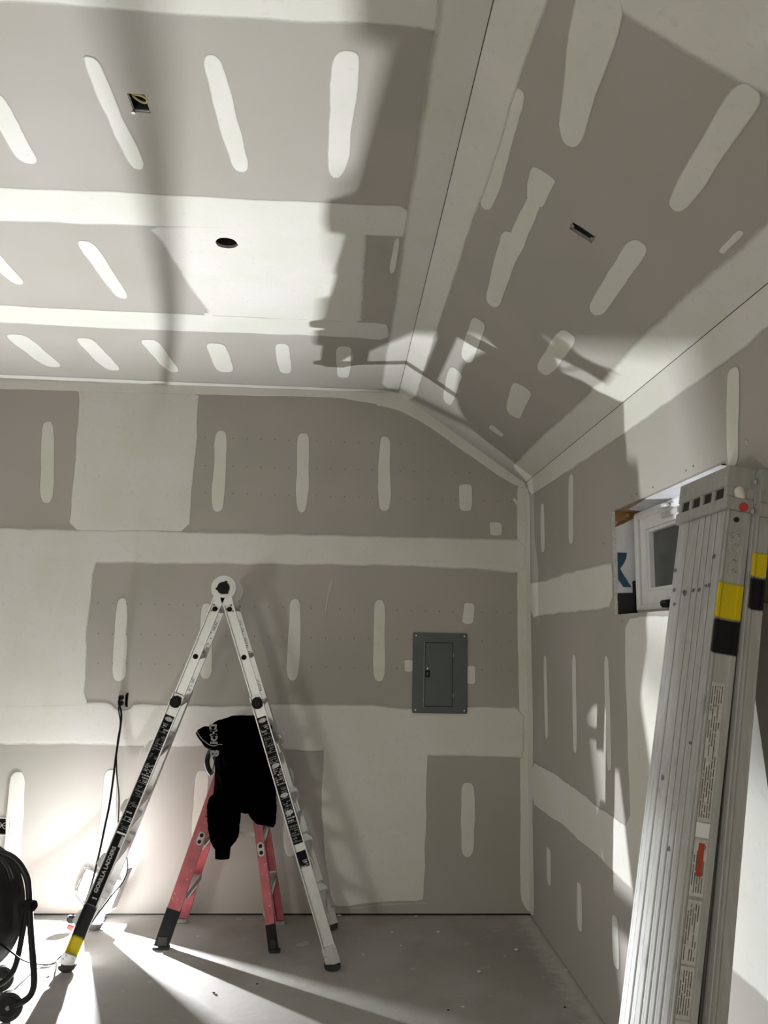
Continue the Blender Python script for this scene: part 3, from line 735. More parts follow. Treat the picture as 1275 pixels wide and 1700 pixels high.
    for z in (1.17, .84, .545, .245):
        t = t_of_z(s, z); ya, yb = y_out(True, t, L), y_out(False, t, L)
        bm = BM(); o_ = .004
        extr(bm, [(-.032+o_, -.016), (.030+o_, -.016), (.034+o_, 0), (.026+o_, .016), (-.026+o_, .016), (-.036+o_, 0)], P(s, t, 0, ya+.002), P(s, t, 0, yb-.002), nn, d)
        link('rung', bm, M['rung'], big)
        for y, y2 in ((ya, ya+.045), (yb, yb-.06)):
            bm = BM(); extr(bm, [(-.03, -.055), (.02, -.06), (.060, -.025), (.066, .02), (.03, .045), (-.03, .05)] if s < 0 else [(-.03, -.055), (.02, -.06), (.048, -.025), (.05, .02), (.03, .045), (-.03, .05)], P(s, t, 0, y), P(s, t, 0, y2), nn, d); link('rung_bracket', bm, M['rung'], big)
# hinges
for front, y in ((True, YF_IN), (False, YR_IN)):
    sg = -1 if front else 1; c_ = Vector((HX, y, HZ))
    bm = BM(); cyl(bm, c_+Vector((0, .014*-sg, 0)), c_+Vector((0, .016*sg, 0)), .076, n=36); cyl(bm, c_, c_+Vector((0, .022*sg, 0)), .060, n=36)
    hg = link('hinge', bm, M['alu'], big)
    for s in (-1, 1):
        bm = BM(); d, nn, L = axes(s); extr(bm, [(-.034, -.012), (-.034, .018), (.034, .018), (.034, -.012)], P(s, .03, 0, y), P(s, .108, 0, y), nn, YV*sg); link('hinge_arm', bm, M['alu'], big)
    bm = BM(); cyl(bm, c_+YV*sg*.020, c_+YV*sg*.040, .040, .036, n=12)
    for k in range(3):
        a = 2*math.pi*k/3+1.2; box(bm, c_+YV*sg*.028+Vector((math.cos(a), 0, math.sin(a)))*.038, (.014, .02, .014), bev=.002)
    link('hinge_knob', bm, M['black'], big)

# ------------------------------------------------------------------ red fibreglass stepladder
st = empty('stepladder', (-.67, 5.14, 0), 'short red stepladder with black feet standing under the tall aluminium ladder', 'stepladder')
def SPt(x0, y0, x1, y1, z, ztop=1.19): k = z/ztop; return Vector((x0+(x1-x0)*k, y0+(y1-y0)*k, z))
LEGS = {'fl': (-1.012, 4.945, -.655, 5.03), 'fr': (-.980, 5.395, -.655, 5.30), 'rl': (-.338, 4.895, -.563, 5.03), 'rr': (-.332, 5.362, -.563, 5.30)}
for k, (a, b, c, dd) in LEGS.items():
    sg = -1 if k in ('fl', 'rl') else 1; wd = .080 if k[0] == 'f' else .052
    A, Bv = SPt(a, b, c, dd, .02), SPt(a, b, c, dd, 1.17)
    t = (Bv-A).normalized(); nn = Vector((t.z, 0, -t.x)).normalized()
    # channel: flat web outside, lips turned inwards
    h = wd/2; dep = .030
    pr = [(-h, 0), (h, 0), (h, -sg*dep), (h-.004, -sg*dep), (h-.004, -sg*.004), (-h+.004, -sg*.004), (-h+.004, -sg*dep), (-h, -sg*dep)]
    bm = BM(); extr(bm, pr, A, Bv, nn, YV); rail = link('front_rail' if k[0] == 'f' else 'rear_rail', bm, M['red'], st)
    if sg < 0:
        zt = .215 if k == 'fl' else .150
        bm = BM(); o_ = .002
        pr2 = [(-h-o_, -o_), (h+o_, -o_), (h+o_, dep+o_), (-h-o_, dep+o_)]
        extr(bm, pr2, SPt(a, b, c, dd, .012), SPt(a, b, c, dd, zt), nn, YV); link('foot_boot', bm, M['black'], rail)
        bm = BM(); p_ = SPt(a, b, c, dd, .0); box(bm, p_+Vector((.006, .012, .0075)), (wd*1.2, .05, .014), bev=.002); box(bm, SPt(a, b, c, dd, .045)+Vector((0, -.004, 0)), (wd*.7, .004, .05), bev=.001); link('foot_pad', bm, M['rubber'], rail)
        # two-rivet plate
        z = .617 if k == 'fl' else .56
        p_ = SPt(a, b, c, dd, z)+Vector((0, -.0015, 0)); off = .012 if k == 'fl' else 0
        p_ += nn*off
        bm = BM(); n_ = 20; pts = []
        for i in range(n_):
            an = 2*math.pi*i/n_; pts.append(p_+nn*math.cos(an)*.020+t*(math.sin(an)*.020+(.020 if math.sin(an) >= 0 else -.020)))
        v = addpts(bm, pts); v2 = addpts(bm, [q+Vector((0, -.002, 0)) for q in pts]); bm.faces.new(v2)
        for i in range(n_): bm.faces.new((v[i], v[(i+1) % n_], v2[(i+1) % n_], v2[i]))
        pt = link('rivet_plate', bm, M['sticker'], rail)
        for q in (-.019, .019):
            bm = BM(); cyl(bm, p_+t*q+Vector((0, -.002, 0)), p_+t*q+Vector((0, -.006, 0)), .0115, n=14); link('step_rivet', bm, M['black'], rail)
        if k == 'fl':
            p_ = SPt(a, b, c, dd, .775)+nn*.012+Vector((0, -.002, 0)); text('handwriting', 'J.P.B', .05, p_, t, -nn if t.cross(-nn).y < 0 else nn, M['black'], rail)
        bm = BM()
        for i in range(7):
            rr = random.Random(i+(3 if k == 'fl' else 20)); z = rr.uniform(.2, .5); p_ = SPt(a, b, c, dd, z)+nn*rr.uniform(-h*.9, h*.9)+Vector((0, -.001, 0)); cyl(bm, p_, p_+Vector((0, -.0012, 0)), rr.uniform(.0015, .004), n=7)
        link('paint_drips', bm, M['caul'], rail)
    else:
        bm = BM(); p_ = SPt(a, b, c, dd, .0); box(bm, p_+Vector((0, -.012, .012)), (wd*1.1, .045, .023), bev=.002); link('foot_pad', bm, M['steel'], rail)
# steps
for z in (.30, .60, .90):
    A = SPt(*LEGS['fl'], z)+Vector((.0, .005, 0)); Bv = SPt(*LEGS['fr'], z)-Vector((0, .005, 0)); 
    bm = BM(); extr(bm, [(-.042, 0), (.042, 0), (.042, -.03), (.038, -.03), (.038, -.004), (-.038, -.004), (-.038, -.03), (-.042, -.03)], A, Bv, Vector((1, 0, 0)), UP); stp = link('step', bm, M['alu_dull'], st)
    for (q, sg) in ((A, 1), (Bv, -1)):
        bm = BM(); q = q+Vector((.004, sg*.006, -.004)); pts = [(-.04, 0), (.04, 0), (.02, -.07), (-.035, -.14), (-.06, -.14)]
        v = addpts(bm, [q+Vector((x, 0, z2)) for x, z2 in pts]); v2 = addpts(bm, [q+Vector((x*.8, sg*.012, z2*.9)) for x, z2 in pts]); bm.faces.new(v); bm.faces.new(v2[::-1])
        for i in range(5): bm.faces.new((v[i], v[(i+1) % 5], v2[(i+1) % 5], v2[i]))
        link('gusset', bm, M['alu_dull'], stp)
for z in (.30, .62, .92):
    A = SPt(*LEGS['rl'], z)+Vector((0, .005, 0)); Bv = SPt(*LEGS['rr'], z)-Vector((0, .005, 0))
    bm = BM(); extr(bm, [(-.012, -.02), (.012, -.02), (.012, .02), (-.012, .02)], A, Bv, Vector((1, 0, 0)), UP); brc = link('rear_brace', bm, M['alu_dull'], st)
    for (q, sg) in ((A, 1), (Bv, -1)):
        bm = BM(); pts = [(-.03, .03), (.022, .035), (.028, 0), (.012, -.07), (-.004, -.13), (-.02, -.10), (-.012, -.05)]
        v = addpts(bm, [q+Vector((x, sg*.004, z2)) for x, z2 in pts]); v2 = addpts(bm, [q+Vector((x, sg*.016, z2)) for x, z2 in pts]); bm.faces.new(v); bm.faces.new(v2[::-1])
        for i in range(7): bm.faces.new((v[i], v[(i+1) % 7], v2[(i+1) % 7], v2[i]))
        link('gusset', bm, M['alu_dull'], brc)
for y in (5.03, 5.27):
    bm = BM(); bx(bm, (-.80, y-.003, .618), (-.47, y+.003, .642)); link('spreader', bm, M['sticker'] if y < 5.1 else M['alu_dull'], st)
bm = BM(); bx(bm, (-.76, 5.29, .705), (-.50, 5.31, .735)); link('rear_spreader', bm, M['panel'], st)
bm = BM(); bx(bm, (-.70, 5.005, 1.165), (-.52, 5.325, 1.215), .01); link('top_cap', bm, M['red'], st)

# ------------------------------------------------------------------ black hoodie thrown over the stepladder
hood = empty('hooded_sweatshirt', (-.60, 5.10, 1.22), 'black hooded sweatshirt draped over the top of the red stepladder', 'clothing')
def loft(bm, rows, n=28, p=2.4):
    prev = None
    for (z, xl, xr, yc, hy) in rows:
        c = (xl+xr)/2; hx = (xr-xl)/2; r = []
        for i in range(n):
            a = 2*math.pi*i/n; ca, sa = math.cos(a), math.sin(a)
            r.append(bm.verts.new((c+hx*math.copysign(abs(ca)**(2/p), ca), yc+hy*math.copysign(abs(sa)**(2/p), sa), z)))
        if prev:
            for i in range(n): bm.faces.new((prev[i], prev[(i+1) % n], r[(i+1) % n], r[i]))
        else: bm.faces.new(r[::-1])
        prev = r
    bm.faces.new(prev)
def rowpx(lst, y):
    return [(atY(300, py, y).z, atY(xl, py, y).x, atY(xr, py, y).x, yc, hy) for py, xl, xr, yc, hy in lst]
YJ = 4.93
bm = BM()
loft(bm, rowpx([(1194, 388, 405, 5.09, 0.100), (1197, 372, 428, 5.09, 0.215), (1202, 350, 438, 5.09, 0.245), (1210, 345, 446, 5.09, 0.260), (1225, 345, 450, 5.09, 0.270), (1245, 347, 454, 5.09, 0.275), (1262, 349, 457, 5.09, 0.275),
                (1274, 351, 459, 5.09, 0.275), (1281, 352, 450, 5.09, 0.270), (1300, 351, 448, 5.08, .265), (1325, 349, 454, 5.07, .26), (1336, 348, 455, 5.07, .25), (1343, 348, 456, 5.05, .24)], YJ))
loft(bm, rowpx([(1320, 350, 412, 4.90, .06), (1340, 347, 404, 4.895, .065), (1360, 347, 401, 4.885, .065), (1380, 348, 398, 4.885, .062), (1392, 351, 394, 4.885, .055), (1402, 357, 387, 4.885, .045), (1404, 358, 386, 4.885, .04)], YJ))
loft(bm, rowpx([(1320, 396, 454, 5.0, .17), (1338, 401, 456, 4.98, .16), (1350, 411, 458, 4.96, .14), (1360, 421, 458, 4.95, .12), (1368, 432, 458, 5.0, .09), (1374, 445, 457, 5.0, .06), (1377, 449, 455, 5.0, .04)], YJ))
body = link('body', bm, M['cloth'], hood, True)
def cloth_mods(o, vox, s1, st1, s2, st2):
    m = o.modifiers.new('r', 'REMESH'); m.mode = 'VOXEL'; m.voxel_size = vox; m.use_smooth_shade = True
    m = o.modifiers.new('s', 'SMOOTH'); m.factor = .8; m.iterations = 4
    for sc_, st_ in ((s1, st1), (s2, st2)):
        t = bpy.data.textures.new('folds', 'CLOUDS'); t.noise_scale = sc_
        m = o.modifiers.new('d', 'DISPLACE'); m.texture = t; m.strength = st_; m.mid_level = .5; m.texture_coords = 'LOCAL'
cloth_mods(body, .010, .10, .030, .035, .010)
bm = BM()
loft(bm, rowpx([(1206, 338, 392, 4.845, .02), (1210, 328, 390, 4.845, .04), (1217, 324, 388, 4.835, .05), (1224, 328, 386, 4.835, .055), (1231, 334, 382, 4.835, .05), (1238, 339, 374, 4.835, .04), (1243, 346, 366, 4.835, .025)], 4.835), n=24, p=2)
hd = link('hood', bm, M['cloth'], hood, True); cloth_mods(hd, .007, .06, .012, .02, .004)
bm = BM(); loft(bm, rowpx([(1401, 359, 385, 4.885, .034), (1410, 359, 384, 4.885, .034), (1421, 359, 383, 4.885, .033)], YJ), n=20, p=2); cf = link('cuff', bm, M['cloth'], hood, True)
bm = BM(); tube(bm, smoothpath([atY(352, 1242, 4.815), atY(345, 1254, 4.845), atY(343, 1266, 4.845), atY(346, 1278, 4.845), atY(352, 1286, 4.845)]), .016, 8); link('inner_lining', bm, M['lining'], hood, True)
bm = BM(); tube(bm, smoothpath([atY(327, 1214, 4.783), atY(333, 1225, 4.781), atY(342, 1233, 4.781), atY(350, 1238, 4.781), atY(357, 1238, 4.781), atY(362, 1236, 4.783), atY(369, 1236, 4.795)]), .0032, 6); link('drawstring', bm, M['white_print'], hood, True)
bm = BM(); tube(bm, smoothpath([atY(361, 1240, 4.795), atY(358, 1255, 4.885), atY(355, 1270, 4.807), atY(352, 1286, 4.815)]), .003, 6); link('zipper', bm, M['lining'], hood, True)
tx = ['D', 'H', 'O', 'I', 'B']
for k, (ch, q) in enumerate(zip(tx, ((353, 1208), (354, 1216.5), (355, 1224.5), (354.5, 1233), (355.5, 1251)))):
    text('printed_letter', ch, (.056, .056, .050, .056, .066)[k], atY(q[0], q[1], 4.781), (0, 0, -1), (1, 0, 0), M['white_print'], hood, extrude=.004, bold=.003)

# ------------------------------------------------------------------ LED work light behind the left leg
T = UP.cross(LEDN).normalized(); T = -T if T.x < 0 else T; U0 = LEDN.cross(T).normalized(); U0 = -U0 if U0.z < 0 else U0; Lx = (U0*math.cos(.30)+T*math.sin(.30)).normalized(); Wx = LEDN.cross(Lx).normalized()
e = empty('led_work_light', (LED.x, LED.y, 0), 'lit LED work light on a small stand behind the left leg of the tall ladder', 'work light')
bm = BM(); box(bm, LED-LEDN*.020, (.020, .29, .160), LEDN, Wx, Lx, bev=.008); hs = link('housing', bm, M['steel'], e)
bm = BM(); box(bm, LED-LEDN*.009, (.008, .26, .130), LEDN, Wx, Lx, bev=.002); link('lens', bm, M['led'], e)
for a in (-1, 1):
    for b in (-1, 1):
        bm = BM(); box(bm, LED-LEDN*.018+Wx*a*.140+Lx*b*.074, (.032, .034, .026), LEDN, Wx, Lx, bev=.009); link('corner_bumper', bm, M['rung'], e)
for a in ((1,) if Wx.x > 0 else (-1,)):
    bm = BM(); box(bm, LED+Wx*a*.150+LEDN*.020+Lx*.050, (.092, .006, .250), LEDN, Wx, Lx, bev=.002); link('added_light_shield', bm, M['steel'], e)  # added unseen plate that cuts the lamp's light towards the lower right wall
bm = BM(); tube(bm, smoothpath([LED-LEDN*.02-Wx*.150, LED-LEDN*.02-Wx*.15-Lx*.10, Vector((LED.x-.02, LED.y-.03, .035)), LED-LEDN*.02+Wx*.15-Lx*.10, LED-LEDN*.02+Wx*.150]), .006, 8); link('bracket', bm, M['steel'], e, True)
bm = BM(); box(bm, (LED.x-.02, LED.y-.03, .012), (.16, .10, .022), bev=.005); link('base', bm, M['darksteel'], e)
bm = BM(); q = atY(121, 1526, 5.24); box(bm, q, (.07, .04, .045), bev=.01); link('switch_box', bm, M['black'], e)
bm = BM(); q = atY(117, 1541, 5.22); cyl(bm, q+Vector((-.02, 0, .012)), q+Vector((.02, 0, -.004)), .014, .018, n=14); link('red_knob', bm, M['redknob'], e)
lo = lamp('led_light', 'AREA', LED+LEDN*.002, 395, (.93, .96, 1.0), .022, shape='RECTANGLE', size_y=.022)
lo.rotation_euler = Matrix((Wx, Lx, Wx.cross(Lx))).transposed().to_euler() if Wx.cross(Lx).dot(LEDN) < 0 else Matrix((-Wx, Lx, (-Wx).cross(Lx))).transposed().to_euler()

# ------------------------------------------------------------------ cords
def cord(name, pts, r, mat, label):
    bm = BM(); tube(bm, smoothpath(pts, 3), r, 6); return tag(link(name, bm, mat, None, True), label, 'cord')
cord('hanging_cord', [plug_p[0], plug_p[0]+Vector((-.008, -.02, -.03)), atY(203, 1185, 5.44), atY(198, 1220, 5.42), atY(193, 1250, 5.40), atY(189, 1285, 5.37), atY(184, 1322, 5.30), atY(180, 1346, 5.22), atY(174, 1372, 5.15), atY(169, 1398, 5.11), atY(164, 1420, 5.10), atY(157, 1450, 5.12), atY(150, 1475, 5.18), atY(143, 1498, 5.28), LED-LEDN*.01-Lx*.09-Vector((.06, 0, 0))], .0072, M['cordm'],
     'black cord hanging from the wall outlet down to the LED work light')
cord('extension_cord', [plug_p[1], plug_p[1]+Vector((-.006, -.02, -.03)), atY(201, 1200, 5.45), atY(195, 1228, 5.47), atY(193, 1255, 5.47), atY(194, 1290, 5.47), atY(198, 1320, 5.47), atY(197, 1352, 5.46), atY(196, 1368, 5.45), atY(205, 1400, 5.43), atY(214, 1440, 5.36), atY(204, 1466, 5.20), atY(190, 1481, 5.08), atY(172, 1504, 4.92), atY(153, 1530, 4.80), atY(132, 1562, 4.72), FLOOR.w(FLOOR.at(100, 1590), .006), FLOOR.w(FLOOR.at(85, 1605), .006), FLOOR.w(FLOOR.at(60, 1602), .006),
      atY(36, 1594, 4.10), atY(18, 1580, 3.95), atY(0, 1566, 3.90), atY(-30, 1545, 3.9)], .0046, M['cordm'],
     'thin cord running from the wall outlet round the ladder foot to the drum fan')

# ------------------------------------------------------------------ drum fan
fan = empty('drum_fan', (-1.72, 4.2, 0), 'black wheeled drum fan on a tubular frame at the left edge', 'fan')
FC = Vector((-1.852, 4.24, .450)); FA = Vector((-.47, -.88, .06)).normalized(); FR = .290
fx = FA.orthogonal().normalized(); fy = FA.cross(fx)
def fp(r, a, dpt): return FC+(fx*math.cos(a)+fy*math.sin(a))*r+FA*dpt
bm = BM(); prof = [(-.11, .02)]+[(-.11+.22*k/22, .004*math.sin(k*math.pi)) for k in range(23)]
prev = None; n_ = 72
for k in range(23):
    dd = -.11+.22*k/22; rr = FR+(.005 if k % 2 else 0)+(.008 if k in (0, 22) else 0)
    r_ = addpts(bm, [fp(rr, 2*math.pi*i/n_, dd) for i in range(n_)])
    if prev:
        for i in range(n_): bm.faces.new((prev[i], prev[(i+1) % n_], r_[(i+1) % n_], r_[i]))
    prev = r_
dr_ = link('drum', bm, M['fan'], fan, True); m = dr_.modifiers.new('s', 'SOLIDIFY'); m.thickness = .004
for nm, dpt, dome in (('front_guard', .11, .05), ('rear_guard', -.11, -.05)):
    bm = BM()
    for k in range(22):
        r_ = .05+k*(FR-.05)/21; q = FC+FA*(dpt+dome*(1-(r_/FR)**2)); ring(bm, q, FA, r_, .0016, 56, 4)
    for k in range(16):
        a = 2*math.pi*k/16; tube(bm, [fp(r_, a, dpt+dome*(1-(r_/FR)**2)) for r_ in (.04, .12, .2, .27, FR)], .0022, 5)
    cyl(bm, FC+FA*(dpt+dome), FC+FA*(dpt+dome*1.15), .05, n=24)
    link(nm, bm, M['fan'], fan)
bm = BM(); cyl(bm, FC-FA*.10, FC+FA*.03, .07, n=24); link('motor', bm, M['fan'], fan)
for k in range(3):
    bm = BM(); a0 = 2*math.pi*k/3
    rows = []
    for rr in (.05, .14, .22, .30):
        rows.append(addpts(bm, [fp(rr, a0+da, .03+.05*(da/.6)) for da in (-.5, -.2, .1, .4)]))
    for r0, r1 in zip(rows, rows[1:]):
        for i in range(3): bm.faces.new((r0[i], r0[i+1], r1[i+1], r1[i]))
    b_ = link('blade', bm, M['steel'], fan); m = b_.modifiers.new('s', 'SOLIDIFY'); m.thickness = .003
def fpx(lst, y): return [atY(a, b, y) for a, b in lst]
bm = BM(); tube(bm, smoothpath(fpx([(-200, 1560), (-150, 1455), (-60, 1414), (-15, 1412), (0, 1415), (18, 1421), (31, 1432), (42, 1450), (47, 1465), (49, 1494), (50, 1531), (53, 1573), (56, 1606), (57, 1635), (52, 1652), (38, 1664), (16, 1671)], 4.09)), .0155, 12); link('stand_frame', bm, M['fan'], fan, True)
bm = BM(); tube(bm, smoothpath(fpx([(46, 1500), (43, 1521), (36, 1556), (30, 1589), (22, 1614), (6, 1632), (-20, 1640)], 4.16)), .014, 12); link('stand_frame', bm, M['fan'], fan, True)
bm = BM(); tube(bm, smoothpath(fpx([(-60, 1420), (-20, 1418), (0, 1426), (12, 1440), (18, 1460)], 4.12)), .012, 10); link('carry_handle', bm, M['fan'], fan, True)
bm = BM(); q = atY(53, 1503, 4.06); cyl(bm, q+Vector((-.035, .01, 0)), q+Vector((.012, -.01, 0)), .022, .026, n=10); cyl(bm, q+Vector((.0, 0, 0)), q+Vector((.022, -.014, 0)), .014, n=10); link('tilt_knob', bm, M['black'], fan)
for (px, py, y, r_) in ((15, 1669, 4.10, .066), (2, 1641, 4.42, .06), (-190, 1669, 4.10, .066)):
    q = atY(px, py, y); q.z = r_+.001; ax = Vector((-.15, 1, 0)).normalized()
    bm = BM(); cyl(bm, q-ax*.016, q+ax*.016, r_, n=36); bmesh.ops.bevel(bm, geom=[e_ for e_ in bm.edges if len(e_.link_faces) == 2 and abs(e_.calc_face_angle(0)) > 1], offset=.006, segments=2, affect='EDGES')
    wh = link('wheel', bm, M['rubber'], fan)
    bm = BM(); cyl(bm, q-ax*.021, q-ax*.015, r_*.62, n=28); ring(bm, q-ax*.019, ax, r_*.66, .004, 28, 6); link('wheel_hub', bm, M['fan'], wh)
    bm = BM(); cyl(bm, q-ax*.026, q-ax*.018, .010, n=14); link('axle_cap', bm, M['steel'], wh)

# ------------------------------------------------------------------ leaning aluminium planks at the right
def plank(name, xf, lean, y0, y1, thick, ztop, label, bands, sticker, caps):
    """deck face towards -x, leaning top against the right wall; xf: face x at floor level"""
    ex = Vector((lean, 0, 1)).normalized(); nx = Vector((-1, 0, lean)).normalized()   # along, face normal
    o = Vector((xf+.0, 0, 0))
    Ltop = ztop*math.sqrt(1+lean*lean)
    q = lambda s_, y, dep: o+ex*s_+Vector((0, y, 0))-nx*dep
    root = empty(name, (xf+thick/2, (y0+y1)/2, 0), label, 'plank', 'aluminium planks leaning at the right wall')
    W = y1-y0; l0 = thick*lean+.004
    fr = (0, .06, .20, .325, .44, .565, .775, 1.0)
    for i in range(len(fr)-1):
        a, b = y0+W*fr[i]+(.0030 if i else .0108), y0+W*fr[i+1]-(.0030 if i < len(fr)-2 else .0108)
        bm = BM(); m_ = (a+b)/2
        # each extrusion: shallow ridged face
        pts = [(a, .001), (a+.004, -.0012), (m_-.003, -.0012), (m_-.002, -.0006), (m_+.002, -.0006), (m_+.003, -.0012), (b-.004, -.0012), (b, .001), (b, .012), (a, .012)]
        r0 = addpts(bm, [q(l0, y, dp) for y, dp in pts]); r1 = addpts(bm, [q(Ltop-.03, y, dp) for y, dp in pts]); n = len(pts)
        for k in range(n): bm.faces.new((r0[k], r0[(k+1) % n], r1[(k+1) % n], r1[k]))
        bm.faces.new(r0[::-1]); bm.faces.new(r1)
        link('deck_board', bm, M['alu_dull'], root)
    bm = BM(); box(bm, q(Ltop/2, (y0+y1)/2, .016), (Ltop-.08, W-.03, .004), ex, YV, nx); link('joint_shade_backing', bm, M['void'], root)  # added near-black backing; its colour gives the shade between the boards
    for y, sg in ((y0, 1), (y1, -1)):
        bm = BM(); t = .0035
        pts = [(y, .0), (y, thick*.06), (y+sg*.006, thick*.10), (y+sg*.006, thick*.76), (y, thick*.80), (y, thick), (y+sg*.02, thick), (y+sg*.02, thick-.003), (y+sg*.010, thick-.003), (y+sg*.010, .012), (y+sg*.010, .0)]
        r0 = addpts(bm, [q(l0, a, b) for a, b in pts]); r1 = addpts(bm, [q(Ltop-.02, a, b) for a, b in pts]); n = len(pts)
        for k in range(n): bm.faces.new((r0[k], r0[(k+1) % n], r1[(k+1) % n], r1[k]))
        bm.faces.new(r0[::-1]); bm.faces.new(r1)
        rl = link('side_rail', bm, M['alu_dull'], root)
        if sg > 0: near = rl
    for nm, za, zb, mt in bands:
        bm = BM(); lay = bm.verts.layers.float.new('thick'); prev = None; sec = math.sqrt(1+lean*lean); zA, zB = za*sec, zb*sec
        for f, al in ((0, 0), (.15, 1), (.9, 1), (1, 0)):
            s_ = zA+(zB-zA)*f; pts = [(y0+.012, -.0035), (y0-.002, -.0035), (y0-.002, thick*.06), (y0+.005, thick*.10), (y0+.005, thick*.76), (y0-.001, thick*.80), (y0-.001, thick+.0005)]
            r_ = addpts(bm, [q(s_, a, b) for a, b in pts])
            for i, v in enumerate(r_): v[lay] = al*(.3 if i == 0 else 1)
            if prev:
                for i in range(len(pts)-1): bm.faces.new((prev[i], prev[i+1], r_[i+1], r_[i]))
            prev = r_
        link(nm, bm, mt, near)
    sec = math.sqrt(1+lean*lean)
    def face_rect(nm, za, zb, d0, d1, mt, dy=.0012):
        bm = BM(); y = y0+.006-dy
        v = addpts(bm, [q(za*sec, y, d0), q(za*sec, y, d1), q(zb*sec, y, d1), q(zb*sec, y, d0)]); v2 = addpts(bm, [x.co+Vector((0, .0009, 0)) for x in v]); bm.faces.new(v); bm.faces.new(v2[::-1])
        for i in range(4): bm.faces.new((v[i], v[(i+1) % 4], v2[(i+1) % 4], v2[i]))
        return link(nm, bm, mt, near)
    if sticker:
        for za, zb, mt in ((1.740, 1.345, M['sticker']), (1.34, 1.30, M['vinyl']), (1.295, 1.14, M['sticker']), (1.13, .96, M['sticker']), (.955, .82, M['sticker']), (.815, .55, M['sticker'])):
            face_rect('safety_sticker', za, zb, thick*.14, thick*.70, mt)
            if mt is M['sticker']:
                bm = BM(); rnd = random.Random(int(za*1000)); s_ = zb+.008
                for row in range(5):
                    dd = thick*(.20+.1*row); s_ = zb+.01
                    while s_ < za-.012:
                        ln = rnd.uniform(.01, .06); e_ = min(s_+ln, za-.01)
                        if rnd.random() < .75:
                            y = y0+.006-.0018
                            v = addpts(bm, [q(s_*sec, y, dd-.0014), q(s_*sec, y, dd+.0014), q(e_*sec, y, dd+.0014), q(e_*sec, y, dd-.0014)]); bm.faces.new(v)
                        s_ = e_+.004
                link('sticker_print', bm, M['stickerp'], near)
        face_rect('red_warning_strip', 1.285, 1.195, thick*.32, thick*.56, M['warn'], .0026)
        bm = BM(); rnd = random.Random(4)
        for i in range(220):
            s_ = rnd.uniform(2.065, 2.20)*sec; dd = thick*rnd.uniform(.2, .62); y = y0+.006-.0022; a_ = rnd.uniform(.001, .005)
            v = addpts(bm, [q(s_, y, dd), q(s_, y, dd+a_*.6), q(s_+a_, y, dd+a_*.7), q(s_+a_, y, dd)]); bm.faces.new(v)
        link('worn_print', bm, M['sticker'], near)
        c_ = q(2.275*sec, y0+.002, thick*.55); bm = BM(); cyl(bm, c_, c_+Vector((0, -.016, 0)), .014, n=18); cyl(bm, c_+Vector((0, -.016, 0)), c_+Vector((0, -.020, 0)), .010, n=18); link('red_release_button', bm, M['redknob'], near)
        c_ = q(2.235*sec, y0+.004, thick*.40); bm = BM(); cyl(bm, c_, c_+Vector((0, -.004, 0)), .008, n=16); link('dark_hole', bm, M['void'], near)
        bm = BM(); c_ = q(2.315*sec, y0, thick*.42); bmesh.ops.create_icosphere(bm, subdivisions=3, radius=1, matrix=Matrix.Translation(c_) @ Matrix.Diagonal((.018, .007, .028, 1)))
        for v in bm.verts: v.co += v.normal*noise.noise(v.co*60)*.003
        link('paint_blob', bm, M['caul'], near, True)
    if sticker:
        rnd = random.Random(9); bm = BM()
        spots = [(2.02, .30), (2.015, .33), (2.02, .50), (2.02, .62), (2.03, .74), (2.03, .80), (2.12, .83), (1.55, .78), (1.23, .60), (2.10, .05), (2.03, .08), (1.42, .32), (1.98, .12)]
        for z_, f_ in spots:
            c_ = q(z_*sec, y0+W*(1-f_), -.0022); n_ = 9; rr = rnd.uniform(.006, .011)
            bm.faces.new(addpts(bm, [c_+YV*math.cos(a)*rr*rnd.uniform(.7, 1.3)*1.4+ex*math.sin(a)*rr*rnd.uniform(.6, 1.1) for a in [2*math.pi*i/n_ for i in range(n_)]]))
        tag(link('dark_smudge', bm, M['stickerp'], root), kind='stuff')
    # end cap: riveted upper channel with a toothed lower strip
    zc0, zc1 = caps; ovf = .012 if sticker else .001
    s0, s1 = zc0*sec, zc1*sec
    bm = BM()
    mid = s0+(s1-s0)*.52
    box(bm, q((mid+s1)/2, (y0+y1)/2, thick/2-ovf/2), (s1-mid, W+.004, thick+ovf), ex, YV, nx, bev=.0025)
    cap = link('end_cap', bm, M['alu_cap'], root)
    bm = BM(); low = s0+(s1-s0)*.28
    box(bm, q((s0+low)/2, (y0+y1)/2, thick/2-ovf/2), (low-s0, W+.022, thick+ovf), ex, YV, nx, bev=.002); link('lower_cap_strip', bm, M['alu_cap'], root)
    nT = 5
    for i in range(nT):
        yy = y0+W*(.04+.92*i/(nT-1)); bm = BM(); box(bm, q((low+mid)/2, yy, thick/2-ovf*.4), (mid-low+.002, W/(nT*3.0), thick+ovf*.8), ex, YV, nx, bev=.001); link('cap_tooth', bm, M['alu_cap'], root)
    bm = BM(); box(bm, q((low+mid)/2, (y0+y1)/2, thick*.5-ovf*.25), (mid-low+.004, W*.90, thick*.98+ovf*.3), ex, YV, nx); link('cap_hole_shade', bm, M['void'], root)  # near-black block: shade inside the cap holes put into its colour
    for i in range(5):
        for sv in ((s0+low)/2, (mid+s1)/2):
            if i in (2,) and sv > mid: continue
            yy = y0+W*(.05+.22*i); p_ = q(sv+(.004 if i % 2 else -.004), yy, -.010); bm = BM(); cyl(bm, p_, p_+nx*.004, .008, .006, n=12); link('rivet', bm, M['alu_dull'], cap)
    bm = BM(); box(bm, q(l0+.045, (y0+y1)/2, thick/2), (.085, W+.006, thick+.008), ex, YV, nx, bev=.003); link('foot_cap', bm, M['alu_cap'], root)
    return root
